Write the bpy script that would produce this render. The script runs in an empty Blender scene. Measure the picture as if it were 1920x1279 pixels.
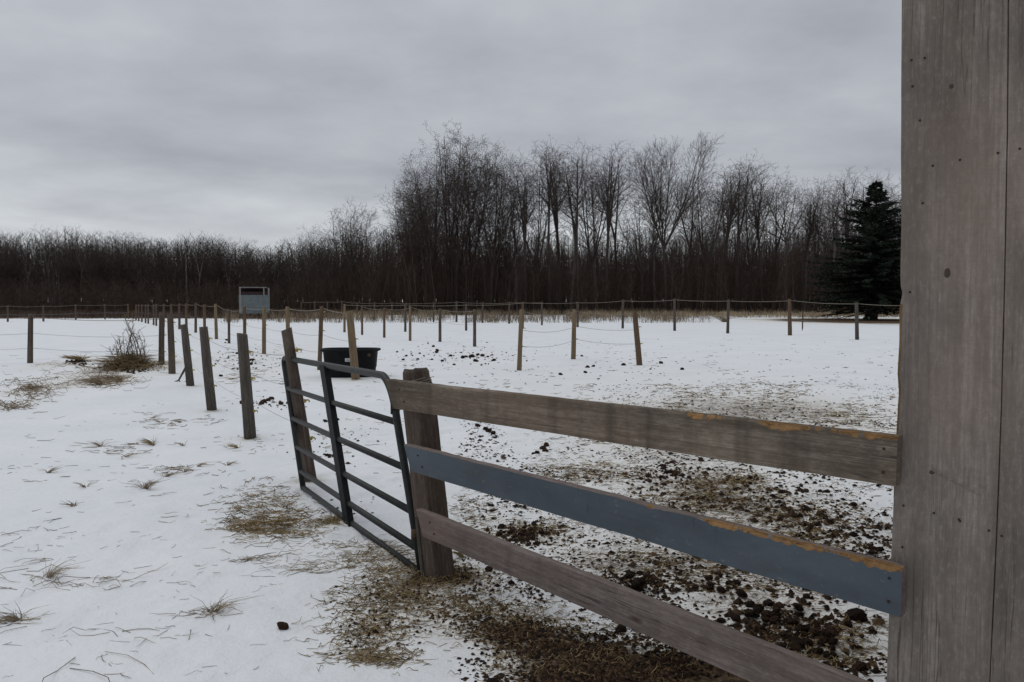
import bpy, math, random
import numpy as np
from mathutils import Vector, Matrix, noise as mn

R = math.radians
scene = bpy.context.scene
COL = scene.collection

# ------------------------------------------------------------------ camera
CH, F, HOR = 1.65, 1550.0, 565.0          # eye height, focal length (photo pixels), horizon row
PITCH = math.atan((639.5 - HOR) / F)
cam_d = bpy.data.cameras.new('camera')
cam_d.sensor_width = 36.0
cam_d.lens = 36.0 * F / 1920.0
cam_d.clip_start = 0.05
cam_d.clip_end = 3000
cam = bpy.data.objects.new('camera', cam_d)
cam.location = (0, 0, CH)
cam.rotation_euler = (R(90) - PITCH, 0, 0)
COL.objects.link(cam)
scene.camera = cam

# ------------------------------------------------------------------ sky
world = bpy.data.worlds.new('World')
scene.world = world
world.use_nodes = True
wn, wl = world.node_tree.nodes, world.node_tree.links
wn.clear()


def wnode(t, **kw):
    n = wn.new(t)
    for k, v in kw.items():
        setattr(n, k, v)
    return n


SUN_EL, SUN_AZ = R(52), R(-60)
out = wnode('ShaderNodeOutputWorld')
sky = wnode('ShaderNodeTexSky', sky_type='NISHITA', sun_disc=False)
sky.sun_elevation = SUN_EL
sky.sun_rotation = SUN_AZ
bg1 = wnode('ShaderNodeBackground')
bg1.inputs[1].default_value = 0.08
wl.new(sky.outputs[0], bg1.inputs[0])
tc = wnode('ShaderNodeTexCoord')
sep = wnode('ShaderNodeSeparateXYZ')
wl.new(tc.outputs['Generated'], sep.inputs[0])


def wmath(op, a, b=None, clamp=False):
    n = wnode('ShaderNodeMath', operation=op)
    n.use_clamp = clamp
    for i, v in enumerate((a, b)):
        if v is None:
            continue
        if isinstance(v, (int, float)):
            n.inputs[i].default_value = v
        else:
            wl.new(v, n.inputs[i])
    return n.outputs[0]


zc = wmath('MAXIMUM', sep.outputs[2], 0.0)
den = wmath('ADD', zc, 0.17)
cx = wmath('DIVIDE', sep.outputs[0], den)
cy = wmath('DIVIDE', sep.outputs[1], den)
comb = wnode('ShaderNodeCombineXYZ')
wl.new(cx, comb.inputs[0]); wl.new(cy, comb.inputs[1])


def wnoise(scale, detail, sx, sy, loc=(0, 0, 0), rough=0.55):
    mp = wnode('ShaderNodeMapping')
    mp.inputs['Scale'].default_value = (sx, sy, 1)
    mp.inputs['Location'].default_value = loc
    wl.new(comb.outputs[0], mp.inputs[0])
    n = wnode('ShaderNodeTexNoise')
    n.inputs['Scale'].default_value = scale
    n.inputs['Detail'].default_value = detail
    n.inputs['Roughness'].default_value = rough
    wl.new(mp.outputs[0], n.inputs['Vector'])
    return n.outputs[0]


n1 = wnoise(0.55, 6, 0.55, 1.0, (3.1, 0.4, 0))
n2 = wnoise(1.25, 8, 0.85, 0.85, (2.7, 5.1, 0), 0.55)
zz = wmath('ADD', zc, wmath('MULTIPLY', wmath('SUBTRACT', n1, 0.5), 0.24))
ramp = wnode('ShaderNodeValToRGB')
wl.new(zz, ramp.inputs[0])
stops = [(0.0, 0.50), (0.06, 0.57), (0.10, 0.50), (0.15, 0.37), (0.20, 0.385), (0.27, 0.435), (0.38, 0.46), (0.6, 0.60), (1.0, 0.74)]
cr = ramp.color_ramp
while len(cr.elements) > 1:
    cr.elements.remove(cr.elements[0])
cr.elements[0].position, cr.elements[0].color = stops[0][0], (stops[0][1],) * 3 + (1,)
for p, v in stops[1:]:
    e = cr.elements.new(p)
    e.color = (v, v, v, 1)
sepc = wnode('ShaderNodeSeparateColor')
wl.new(ramp.outputs[0], sepc.inputs[0])
lum = wmath('MULTIPLY', sepc.outputs[0], wmath('ADD', 0.46, wmath('MULTIPLY', n2, 1.06)))
tint = wnode('ShaderNodeCombineColor')
wl.new(wmath('MULTIPLY', lum, 0.97), tint.inputs[0])
wl.new(wmath('MULTIPLY', lum, 1.012), tint.inputs[1])
wl.new(wmath('MULTIPLY', wmath('POWER', lum, 0.90), 1.0), tint.inputs[2])
bg2 = wnode('ShaderNodeBackground')
bg2.inputs[1].default_value = 1.0
wl.new(tint.outputs[0], bg2.inputs[0])
mixs = wnode('ShaderNodeMixShader')
mixs.inputs[0].default_value = 0.94
wl.new(bg1.outputs[0], mixs.inputs[1])
wl.new(bg2.outputs[0], mixs.inputs[2])
wl.new(mixs.outputs[0], out.inputs[0])

# ------------------------------------------------------------------ sun (veiled by cloud)
sun_d = bpy.data.lights.new('sun', 'SUN')
sun_d.energy = 0.5
sun_d.angle = R(35)
sun_d.color = (1.0, 0.96, 0.9)
sun = bpy.data.objects.new('sun', sun_d)
sdir = Vector((math.sin(SUN_AZ) * math.cos(SUN_EL), math.cos(SUN_AZ) * math.cos(SUN_EL), math.sin(SUN_EL)))
sun.rotation_euler = sdir.to_track_quat('Z', 'Y').to_euler()
sun.location = (-20, 10, 40)
COL.objects.link(sun)

vs = scene.view_settings
vs.view_transform = 'Standard'
vs.look = 'None'
vs.gamma = 1.0
vs.use_curve_mapping = False
vs.exposure = 0.20

# ------------------------------------------------------------------ measuring helpers
cp, sp = math.cos(PITCH), math.sin(PITCH)


def ray(px, py):
    x, y = (px - 960.0) / F, -(py - 639.5) / F
    return Vector((x, cp + y * sp, -sp + y * cp))


def ground_at(px, py):
    d = ray(px, py)
    t = -CH / d.z
    return d.x * t, d.y * t


def on_plane(px, py, P, n):
    d = ray(px, py)
    o = Vector((0, 0, CH))
    t = (P - o).dot(n) / d.dot(n)
    return o + d * t


def at_depth(px, py, dist):
    d = ray(px, py)
    t = dist / d.y
    return Vector((d.x * t, dist, CH + d.z * t))


# ------------------------------------------------------------------ object helpers
def link(name, data):
    o = bpy.data.objects.new(name, data)
    COL.objects.link(o)
    return o


def tag(o, label=None, cat=None, group=None, kind=None):
    if label:
        o['label'] = label
    if cat:
        o['category'] = cat
    if group:
        o['group'] = group
    if kind:
        o['kind'] = kind
    return o


def thing(name, label, cat, loc=(0, 0, 0), group=None):
    o = link(name, None)
    o.empty_display_size = 0.2
    o.location = loc
    return tag(o, label, cat, group)


def mesh_from(name, V, Fc, smooth=True, mats=(), midx=None):
    me = bpy.data.meshes.new(name)
    me.from_pydata([tuple(v) for v in V], [], Fc)
    for m in mats:
        me.materials.append(m)
    if midx is not None:
        me.polygons.foreach_set('material_index', midx)
    me.polygons.foreach_set('use_smooth', [smooth] * len(me.polygons))
    me.update()
    return me


def mesh_np(name, V, Q, mat, smooth=False):
    """quads (N,4) or tris (N,3) straight from numpy."""
    me = bpy.data.meshes.new(name)
    k = Q.shape[1]
    me.vertices.add(len(V))
    me.vertices.foreach_set('co', np.asarray(V, dtype=np.float32).ravel())
    me.loops.add(Q.size)
    me.loops.foreach_set('vertex_index', Q.astype(np.int32).ravel())
    me.polygons.add(len(Q))
    me.polygons.foreach_set('loop_start', np.arange(0, Q.size, k, dtype=np.int32))
    me.polygons.foreach_set('loop_total', np.full(len(Q), k, dtype=np.int32))
    me.polygons.foreach_set('use_smooth', np.full(len(Q), smooth))
    me.materials.append(mat)
    me.update(calc_edges=True)
    return me


def seg_arrays(S, sides=3):
    """S: (N,8) p0 p1 r0 r1 -> verts, quads (open prisms)."""
    S = np.asarray(S, dtype=np.float64)
    p0, p1, r0, r1 = S[:, 0:3], S[:, 3:6], S[:, 6], S[:, 7]
    d = p1 - p0
    d /= np.maximum(np.linalg.norm(d, axis=1, keepdims=True), 1e-9)
    up = np.where(np.abs(d[:, 2:3]) > 0.9, np.array([[1.0, 0, 0]]), np.array([[0, 0, 1.0]]))
    a = np.cross(d, up)
    a /= np.maximum(np.linalg.norm(a, axis=1, keepdims=True), 1e-9)
    b = np.cross(d, a)
    n = len(S)
    V = np.zeros((n, 2 * sides, 3))
    for k in range(sides):
        t = 2 * math.pi * k / sides
        off = a * math.cos(t) + b * math.sin(t)
        V[:, k] = p0 + off * r0[:, None]
        V[:, sides + k] = p1 + off * r1[:, None]
    base = (np.arange(n) * 2 * sides)[:, None]
    Q = []
    for k in range(sides):
        k2 = (k + 1) % sides
        Q.append(np.concatenate([base + k, base + k2, base + sides + k2, base + sides + k], axis=1))
    Q = np.stack(Q, axis=1).reshape(-1, 4)
    return V.reshape(-1, 3), Q


def seg_mesh(name, S, mat, sides=3, var=None):
    V, Q = seg_arrays(S, sides)
    me = mesh_np(name, V, Q, mat, smooth=sides > 4)
    if var is not None:
        at = me.attributes.new('tone', 'FLOAT', 'POINT')
        at.data.foreach_set('value', np.repeat(np.asarray(var, dtype=np.float32), 2 * sides))
    return me


class MB:
    """collects shapes for one mesh"""

    def __init__(s):
        s.V, s.F, s.M = [], [], []

    def add(s, V, Fc, m=0):
        o = len(s.V)
        s.V += [tuple(v) for v in V]
        s.F += [tuple(i + o for i in f) for f in Fc]
        s.M += [m] * len(Fc)

    def box(s, c, size, rot=None, m=0, bevel=0.0):
        hx, hy, hz = size[0] / 2, size[1] / 2, size[2] / 2
        rot = rot or Matrix.Identity(3)
        c = Vector(c)
        if bevel <= 0:
            P = [Vector((x, y, z)) for z in (-hz, hz) for x, y in ((-hx, -hy), (hx, -hy), (hx, hy), (-hx, hy))]
            Fc = [(3, 2, 1, 0), (4, 5, 6, 7), (0, 1, 5, 4), (1, 2, 6, 5), (2, 3, 7, 6), (3, 0, 4, 7)]
        else:
            b = bevel
            ring = [(-hx + b, -hy), (hx - b, -hy), (hx, -hy + b), (hx, hy - b), (hx - b, hy), (-hx + b, hy), (-hx, hy - b), (-hx, -hy + b)]
            P = []
            for z, k in ((-hz, 1 - b / max(hx, b)), (-hz + b, 1), (hz - b, 1), (hz, 1 - b / max(hx, b))):
                kk = b if k < 1 else 0
                for x, y in ring:
                    P.append(Vector((x - math.copysign(kk, x), y - math.copysign(kk, y), z)))
            Fc = [tuple(range(7, -1, -1)), tuple(range(24, 32))]
            for l in range(3):
                for k in range(8):
                    k2 = (k + 1) % 8
                    Fc.append((l * 8 + k, l * 8 + k2, l * 8 + 8 + k2, l * 8 + 8 + k))
        s.add([c + rot @ p for p in P], Fc, m)

    def tube(s, pts, rad, sides=10, m=0, caps=True):
        pts = [Vector(p) for p in pts]
        if not hasattr(rad, '__len__'):
            rad = [rad] * len(pts)
        V, Fc = [], []
        prev = None
        for i, p in enumerate(pts):
            d = (pts[min(i + 1, len(pts) - 1)] - pts[max(i - 1, 0)]).normalized()
            if prev is None:
                up = Vector((0, 0, 1)) if abs(d.z) < 0.9 else Vector((1, 0, 0))
                a = d.cross(up).normalized()
            else:
                a = (prev - d * prev.dot(d)).normalized()
            prev = a
            b = d.cross(a)
            for k in range(sides):
                t = 2 * math.pi * k / sides
                V.append(p + (a * math.cos(t) + b * math.sin(t)) * rad[i])
        for i in range(len(pts) - 1):
            for k in range(sides):
                k2 = (k + 1) % sides
                Fc.append((i * sides + k, i * sides + k2, (i + 1) * sides + k2, (i + 1) * sides + k))
        if caps:
            Fc.append(tuple(range(sides - 1, -1, -1)))
            n = (len(pts) - 1) * sides
            Fc.append(tuple(range(n, n + sides)))
        s.add(V, Fc, m)

    def build(s, name, mats, parent=None, smooth=False, loc=(0, 0, 0)):
        if not isinstance(mats, (list, tuple)):
            mats = [mats]
        me = mesh_from(name, s.V, s.F, smooth, mats, s.M)
        o = link(name, me)
        o.location = loc
        if parent:
            o.parent = parent
        return o


# ------------------------------------------------------------------ material helpers
class NT:
    def __init__(s, name):
        s.mat = bpy.data.materials.new(name)
        s.mat.use_nodes = True
        s.n, s.l = s.mat.node_tree.nodes, s.mat.node_tree.links
        s.b = s.n['Principled BSDF']
        s.tc = s.n.new('ShaderNodeTexCoord')

    def _in(s, sock, v):
        if v is None:
            return
        if isinstance(v, (int, float)):
            sock.default_value = v
        elif isinstance(v, tuple):
            sock.default_value = v if len(v) == 4 or sock.type == 'VECTOR' else v + (1,)
        else:
            s.l.new(v, sock)

    def noise(s, scale, detail=4, rough=0.55, map_scale=(1, 1, 1), loc=(0, 0, 0), dist=0.0, coord='Object'):
        mp = s.n.new('ShaderNodeMapping')
        mp.inputs['Scale'].default_value = map_scale
        mp.inputs['Location'].default_value = loc
        s.l.new(s.tc.outputs[coord], mp.inputs[0])
        n = s.n.new('ShaderNodeTexNoise')
        n.inputs['Scale'].default_value = scale
        n.inputs['Detail'].default_value = detail
        n.inputs['Roughness'].default_value = rough
        n.inputs['Distortion'].default_value = dist
        s.l.new(mp.outputs[0], n.inputs['Vector'])
        return n.outputs[0]

    def voronoi(s, scale, map_scale=(1, 1, 1), loc=(0, 0, 0), feature='F1'):
        mp = s.n.new('ShaderNodeMapping')
        mp.inputs['Scale'].default_value = map_scale
        mp.inputs['Location'].default_value = loc
        s.l.new(s.tc.outputs['Object'], mp.inputs[0])
        n = s.n.new('ShaderNodeTexVoronoi')
        n.feature = feature
        n.inputs['Scale'].default_value = scale
        s.l.new(mp.outputs[0], n.inputs['Vector'])
        return n.outputs['Distance']

    def attr(s, name):
        n = s.n.new('ShaderNodeAttribute')
        n.attribute_name = name
        return n.outputs['Fac']

    def math(s, op, a, b=None, c=None, clamp=False):
        n = s.n.new('ShaderNodeMath')
        n.operation = op
        n.use_clamp = clamp
        for i, v in enumerate((a, b, c)):
            s._in(n.inputs[i], v)
        return n.outputs[0]

    def ramp(s, fac, stops, interp='LINEAR'):
        n = s.n.new('ShaderNodeValToRGB')
        n.color_ramp.interpolation = interp
        e = n.color_ramp.elements
        while len(e) > 1:
            e.remove(e[0])
        for i, (p, c) in enumerate(stops):
            if not isinstance(c, tuple):
                c = (c, c, c)
            if i == 0:
                e[0].position, e[0].color = p, c + (1,)
            else:
                k = e.new(p)
                k.color = c + (1,)
        s._in(n.inputs[0], fac)
        return n.outputs[0]

    def mix(s, fac, a, b, mode='MIX'):
        n = s.n.new('ShaderNodeMix')
        n.data_type = 'RGBA'
        n.blend_type = mode
        s._in(n.inputs[0], fac)
        s._in(n.inputs[6], a)
        s._in(n.inputs[7], b)
        return n.outputs[2]

    def finish(s, col, rough=0.85, metal=0.0, spec=0.3, bump=None, bstr=0.3, bdist=0.01):
        s._in(s.b.inputs['Base Color'], col)
        s._in(s.b.inputs['Roughness'], rough)
        s.b.inputs['Metallic'].default_value = metal
        s.b.inputs['Specular IOR Level'].default_value = spec
        if bump is not None:
            bn = s.n.new('ShaderNodeBump')
            bn.inputs['Strength'].default_value = bstr
            bn.inputs['Distance'].default_value = bdist
            s.l.new(bump, bn.inputs['Height'])
            s.l.new(bn.outputs[0], s.b.inputs['Normal'])
        return s.mat


def wood(name, dark, mid, light, axis=2, seed=0.0, stain=0.5, grain=26.0, knots=True, bstr=0.35, band=0.0, saw=0.0, kn=(4.2, 1.5, 0.05)):
    m = NT(name)
    ms = [1.0, 1.0, 1.0]
    ms[axis] = 0.045
    lo = (seed, seed * 1.7, seed * 0.6)
    g = m.noise(grain, 8, 0.65, tuple(ms), lo, 0.25)
    fine = m.noise(grain * 5, 5, 0.7, tuple(v if i != axis else 0.02 for i, v in enumerate(ms)), lo)
    col = m.ramp(g, [(0.30, dark), (0.5, mid), (0.70, light)])
    col = m.mix(m.math('MULTIPLY', m.ramp(fine, [(0.40, 1.0), (0.56, 0.0)]), 0.6), col, dark)
    big = m.noise(2.6, 5, 0.6, tuple(1.0 if i != axis else 0.35 for i in range(3)), lo)
    stf = m.math('MULTIPLY', m.ramp(big, [(0.42, 0.0), (0.66, 1.0)]), stain)
    col = m.mix(stf, col, tuple(c * 0.55 for c in dark))
    spk = m.noise(75, 6, 0.8, tuple(1.0 if i != axis else 0.3 for i in range(3)), (seed, 2, 9))
    col = m.mix(m.math('MULTIPLY', m.ramp(spk, [(0.40, 1.0), (0.54, 0.0)]), 0.32), col, tuple(c * 0.8 for c in dark))
    col = m.mix(m.math('MULTIPLY', m.ramp(spk, [(0.52, 0.0), (0.66, 1.0)]), 0.28), col, tuple(c * 1.12 for c in light))
    blo = m.noise(9, 6, 0.65, tuple(1.0 if i != axis else 0.55 for i in range(3)), (seed + 1, 6, 3), 0.8)
    col = m.mix(m.math('MULTIPLY', m.ramp(blo, [(0.50, 0.0), (0.64, 1.0)]), 0.45), col, tuple(c * 0.85 for c in dark))
    cm = [1.0, 1.0, 1.0]
    cm[axis] = 0.02
    ck = m.noise(34, 3, 0.5, tuple(cm), (seed + 3, seed, 1), 0.5)
    cmask = m.noise(3.0, 3, 0.5, tuple(1.0 if i != axis else 0.4 for i in range(3)), (seed + 5, 1, 7))
    ckf = m.math('MULTIPLY', m.ramp(ck, [(0.485, 0.0), (0.497, 1.0), (0.503, 1.0), (0.515, 0.0)]), m.ramp(cmask, [(0.45, 0.0), (0.6, 0.8)]))
    col = m.mix(ckf, col, tuple(c * 0.3 for c in dark))
    warm = m.noise(1.7, 3, 0.5, tuple(1.0 if i != axis else 0.5 for i in range(3)), (seed + 9, 2, 4))
    col = m.mix(m.math('MULTIPLY', m.ramp(warm, [(0.5, 0.0), (0.72, 1.0)]), 0.45), col, (mid[0] * 1.12, mid[1] * 0.95, mid[2] * 0.82))
    if band > 0:
        bm = [0.35, 0.35, 0.35]
        bm[axis] = 6.0
        b = m.noise(1.0, 3, 0.5, tuple(bm), (seed, 3, 1))
        col = m.mix(m.math('MULTIPLY', m.ramp(b, [(0.50, 0.0), (0.62, 1.0)]), band), col, tuple(c * 0.6 for c in dark))
    h = m.math('SUBTRACT', m.math('ADD', g, m.math('MULTIPLY', fine, 0.8)), m.math('MULTIPLY', ckf, 1.5))
    if saw > 0:
        sm_ = [0.25, 0.25, 0.25]
        sm_[axis] = 1.0
        sw = m.noise(120, 4, 0.6, tuple(sm_), lo, 0.6)
        col = m.mix(m.math('MULTIPLY', m.ramp(sw, [(0.40, 1.0), (0.55, 0.0)]), saw * 0.5), col, tuple(c * 0.75 for c in dark))
        sp_ = m.noise(55, 6, 0.75, (1, 1, 0.5), (seed, 8, 2))
        col = m.mix(m.math('MULTIPLY', m.ramp(sp_, [(0.56, 0.0), (0.68, 1.0)]), saw * 0.7), col, light)
        h = m.math('ADD', h, m.math('MULTIPLY', sw, saw * 1.2))
    if knots:
        ks = [kn[0]] * 3
        ks[axis] = kn[1]
        v = m.voronoi(1.0, tuple(ks), (seed * 2.3, seed, 0.2))
        col = m.mix(m.ramp(v, [(kn[2] * .6, 0.9), (kn[2] * 1.5, 0.0)]), col, (dark[0] * 0.55, dark[1] * 0.42, dark[2] * 0.4))
    return m.finish(col, 0.88, spec=0.2, bump=h, bstr=bstr, bdist=0.004)


W_BARN = wood('barn_wood', (0.155, 0.130, 0.112), (0.25, 0.214, 0.188), (0.385, 0.34, 0.306), 2, 3.3, 0.8, 16, band=0.0, saw=0.28, kn=(4.2, 2.0, 0.075))
W_RAIL = wood('grey_rail_wood', (0.09, 0.069, 0.053), (0.178, 0.144, 0.114), (0.31, 0.262, 0.212), 0, 1.2, 0.6, 28, band=0.55, kn=(5.0, 2.0, 0.07))
W_RAIL2 = wood('mauve_rail_wood', (0.115, 0.088, 0.078), (0.195, 0.157, 0.144), (0.275, 0.234, 0.218), 0, 6.1, 0.45, 22, band=0.25)
W_POST = wood('dark_post_wood', (0.06, 0.043, 0.034), (0.118, 0.09, 0.073), (0.19, 0.155, 0.128), 2, 2.2, 0.4, 30)
W_GREY = wood('grey_post_wood', (0.055, 0.047, 0.040), (0.115, 0.10, 0.086), (0.20, 0.178, 0.155), 2, 4.4, 0.5, 34)
W_TAN = wood('tan_post_wood', (0.10, 0.073, 0.045), (0.185, 0.142, 0.092), (0.27, 0.215, 0.145), 2, 5.4, 0.3, 34)
W_BROWN = wood('brown_post_wood', (0.075, 0.05, 0.034), (0.135, 0.093, 0.062), (0.2, 0.15, 0.1), 2, 7.4, 0.4, 34)
W_RAW = wood('chewed_raw_wood', (0.15, 0.08, 0.034), (0.29, 0.163, 0.07), (0.40, 0.25, 0.12), 0, 8.8, 0.7, 40, knots=False)
W_RAWV = wood('chewed_raw_edge', (0.10, 0.062, 0.032), (0.18, 0.112, 0.056), (0.27, 0.18, 0.095), 2, 8.8, 0.6, 40, knots=False)


def paint_mat():
    m = NT('slate_blue_paint')
    n = m.noise(5, 6, 0.6, (0.4, 1, 1))
    col = m.ramp(n, [(0.3, (0.044, 0.059, 0.074)), (0.7, (0.076, 0.094, 0.113))])
    sc = m.noise(38, 6, 0.75, (0.5, 1, 1), (2, 4, 1))
    col = m.mix(m.ramp(sc, [(0.60, 0.0), (0.66, 0.75)]), col, (0.15, 0.137, 0.128))
    sc2 = m.noise(11, 8, 0.8, (0.8, 1, 1), (5, 1, 3))
    col = m.mix(m.ramp(sc2, [(0.645, 0.0), (0.67, 0.9)]), col, (0.22, 0.13, 0.065))
    st = m.noise(14, 5, 0.7, (1.6, 1, 0.3), (1, 8, 3))
    col = m.mix(m.math('MULTIPLY', m.ramp(st, [(0.60, 0.0), (0.70, 1.0)]), 0.5), col, (0.02, 0.025, 0.03))
    dirt_ = m.noise(3.0, 7, 0.7, (0.5, 1, 1.6), (4, 4, 8))
    col = m.mix(m.math('MULTIPLY', m.ramp(dirt_, [(0.48, 0.0), (0.66, 1.0)]), 0.55), col, (0.045, 0.042, 0.042))
    return m.finish(col, 0.6, spec=0.3, bump=m.noise(60, 5, 0.6, (0.1, 1, 1)), bstr=0.15, bdist=0.003)


M_PAINT = paint_mat()


def simple(name, a, b, scale, rough, metal=0.0, spec=0.3, bstr=0.2, bd=0.004, ms=(1, 1, 1)):
    m = NT(name)
    n = m.noise(scale, 6, 0.6, ms)
    return m.finish(m.ramp(n, [(0.3, a), (0.7, b)]), rough, metal, spec, n, bstr, bd)


M_GATE = simple('dark_green_gate_paint', (0.007, 0.008, 0.008), (0.022, 0.024, 0.024), 22, 0.5, 0.0, 0.25, 0.15)
M_GATEB = simple('dark_gate_brace', (0.006, 0.0075, 0.009), (0.014, 0.0155, 0.017), 18, 0.6, 0.0, 0.15, 0.15)
M_TUB = simple('black_tub_plastic', (0.006, 0.0065, 0.0075), (0.012, 0.0125, 0.014), 6, 0.75, 0.0, 0.15, 0.1)
M_STICK = simple('white_sticker', (0.5, 0.5, 0.52), (0.62, 0.62, 0.64), 12, 0.5)
M_RUST = simple('rusty_iron', (0.04, 0.028, 0.02), (0.12, 0.07, 0.04), 40, 0.8, 0.2)
M_YEL = simple('yellow_insulator', (0.27, 0.20, 0.05), (0.38, 0.29, 0.08), 20, 0.5)
M_ROPE = simple('pale_fence_rope', (0.15, 0.125, 0.10), (0.25, 0.215, 0.175), 30, 0.8)
M_WIRE = simple('grey_wire', (0.16, 0.16, 0.17), (0.26, 0.26, 0.27), 30, 0.5, 0.3)
M_NAIL = simple('nail_iron', (0.012, 0.01, 0.01), (0.035, 0.028, 0.024), 60, 0.6, 0.3)
M_DUNG = simple('dark_dung', (0.009, 0.006, 0.0045), (0.036, 0.021, 0.014), 40, 0.95, 0, 0.15, 0.8, 0.012)
M_DUNG2 = simple('brown_dung', (0.018, 0.010, 0.006), (0.070, 0.040, 0.024), 46, 0.95, 0, 0.15, 0.8, 0.012)
M_GALV = simple('galvanised_panel', (0.095, 0.118, 0.125), (0.155, 0.18, 0.188), 2.2, 0.6, 0.1)
M_FRAMEG = simple('grey_trailer_frame', (0.15, 0.145, 0.14), (0.23, 0.222, 0.216), 3, 0.6)
M_MAROON = simple('maroon_panel', (0.016, 0.007, 0.008), (0.035, 0.013, 0.014), 3, 0.6)
M_TYRE = simple('tyre_rubber', (0.012, 0.012, 0.012), (0.03, 0.03, 0.03), 9, 0.9)
M_DSTICK = simple('dead_stick', (0.035, 0.026, 0.02), (0.10, 0.08, 0.062), 20, 0.9)


def tone_mat(name, a, b, c, rough=0.9):
    m = NT(name)
    col = m.ramp(m.attr('tone'), [(0.0, a), (0.5, b), (1.0, c)])
    return m.finish(col, rough, spec=0.15)


M_STRAW = tone_mat('dry_straw', (0.05, 0.035, 0.02), (0.175, 0.124, 0.066), (0.36, 0.275, 0.15))
M_STEM = tone_mat('dead_stems', (0.05, 0.037, 0.025), (0.17, 0.127, 0.085), (0.33, 0.262, 0.18))
M_CRUMB = tone_mat('dung_crumbs', (0.010, 0.0065, 0.0045), (0.036, 0.021, 0.013), (0.105, 0.064, 0.035), 0.95)
M_DRYG = tone_mat('tan_dry_grass', (0.16, 0.115, 0.068), (0.31, 0.24, 0.155), (0.46, 0.38, 0.27))
M_BRUSH = tone_mat('red_brown_brush', (0.034, 0.024, 0.020), (0.068, 0.045, 0.037), (0.12, 0.088, 0.066))
M_WOODS = tone_mat('far_wood_bark', (0.032, 0.025, 0.021), (0.070, 0.056, 0.047), (0.19, 0.168, 0.15))


def bark(name, a, b):
    return simple(name, a, b, 1.4, 0.95, 0, 0.1, 0.3, 0.02, (1, 1, 0.25))


B_DARK = bark('dark_bark', (0.032, 0.026, 0.023), (0.072, 0.06, 0.053))
B_GREY = bark('grey_bark', (0.045, 0.04, 0.036), (0.10, 0.09, 0.082))
B_PALE = bark('pale_bark', (0.10, 0.092, 0.084), (0.2, 0.185, 0.17))
T_DARK = bark('dark_twigs', (0.036, 0.028, 0.024), (0.078, 0.06, 0.051))
T_GREY = bark('grey_twigs', (0.048, 0.038, 0.033), (0.095, 0.077, 0.068))
M_LEAF = simple('withered_leaves', (0.028, 0.019, 0.014), (0.07, 0.048, 0.034), 3, 0.9)
M_NEEDLE = simple('spruce_needles', (0.007, 0.011, 0.0075), (0.020, 0.029, 0.018), 1.6, 0.9, 0, 0.15)
M_SPTRUNK = bark('spruce_bark', (0.018, 0.014, 0.012), (0.04, 0.032, 0.027))

# ------------------------------------------------------------------ ground
rng = random.Random(7)
# dirty / strawy patches on the snow: (px, py, rx, ry, strength) measured on the photo, laid out on the ground
PATCH = []


def patch(px, py, rx, ry, s, tone=0):
    x0, y0 = ground_at(px, py)
    xa, ya = ground_at(px + rx, py)
    _, yb = ground_at(px, py + ry)
    _, yc = ground_at(px, max(py - ry, HOR + 14))
    PATCH.append((x0, (yb + yc) / 2, abs(xa - x0), abs(yc - yb) / 2, s))


# in front of the gate post and along the bottom of the frame
for a in [(760, 1120, 110, 50, .40), (700, 1190, 80, 50, .30), (905, 1165, 100, 40, .42), (975, 1195, 80, 28, .62), (1090, 1222, 120, 28, 0.62),
          (1180, 1262, 170, 32, 1.15), (1080, 1290, 110, 35, 1.1), (1330, 1290, 110, 26, 1.0), (840, 1085, 80, 20, .5), (730, 1040, 70, 25, .45),
          (500, 960, 62, 42, .20), (540, 990, 55, 22, .15), (620, 975, 30, 12, .6),
          # inside the paddock
          (1100, 890, 90, 25, 0.22), (1330, 930, 130, 45, 0.28), (1180, 830, 130, 30, 0.15), (1500, 810, 240, 45, 0.28), (1540, 765, 200, 30, 0.25), (1250, 770, 200, 25, 0.17),
          (1450, 960, 200, 60, 0.23), (1550, 1040, 150, 40, 0.19), (980, 1000, 90, 25, 0.33), (1250, 1060, 170, 45, 0.23), (1450, 1150, 170, 45, 0.30),
          (1560, 1220, 130, 40, 0.28), (1100, 1060, 120, 30, 0.22), (900, 960, 60, 20, 0.17), (1300, 860, 160, 30, 0.22),
          (1380, 765, 330, 30, 0.08), (1250, 700, 420, 30, 0.10), (1300, 770, 330, 26, 0.14), (1280, 830, 380, 40, 0.17), (1250, 900, 380, 45, 0.17), (1280, 980, 380, 50, 0.19), (1320, 1060, 340, 50, 0.19), (1400, 1150, 300, 55, 0.19), (1500, 1240, 200, 50, 0.20), (1200, 720, 400, 20, 0.08),
          (470, 670, 90, 28, 0.17), (480, 700, 70, 16, 0.15), (640, 800, 60, 20, 0.12), (860, 680, 120, 20, 0.06), (1250, 740, 250, 25, 0.09),
          # hay mounds and weeds on the left
          (240, 690, 55, 14, 1.0), (150, 680, 34, 10, .9), (200, 715, 45, 10, .5), (60, 730, 50, 24, .40), (30, 760, 30, 10, .35),
          (469, 821, 18, 5, .7), (397, 770, 13, 4, .7), (357, 724, 10, 3, .6), (323, 701, 8, 2.5, .5), (583, 902, 26, 8, .8), (822, 1085, 45, 14, .7), (667, 713, 12, 3, .4), (651, 712, 62, 5, .3),
          # bare earth under the spruce
          (1640, 602, 150, 4.5, 2.2)]:
    patch(*a)


def bumpy(x, y, s):
    return mn.noise(Vector((x * s, y * s, 1.7)))


MX, MY = ground_at(1190, 1262)
MX2, MY2 = ground_at(1000, 1195)
HX, HY = ground_at(243, 690)
HX2, HY2 = ground_at(148, 682)


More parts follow.
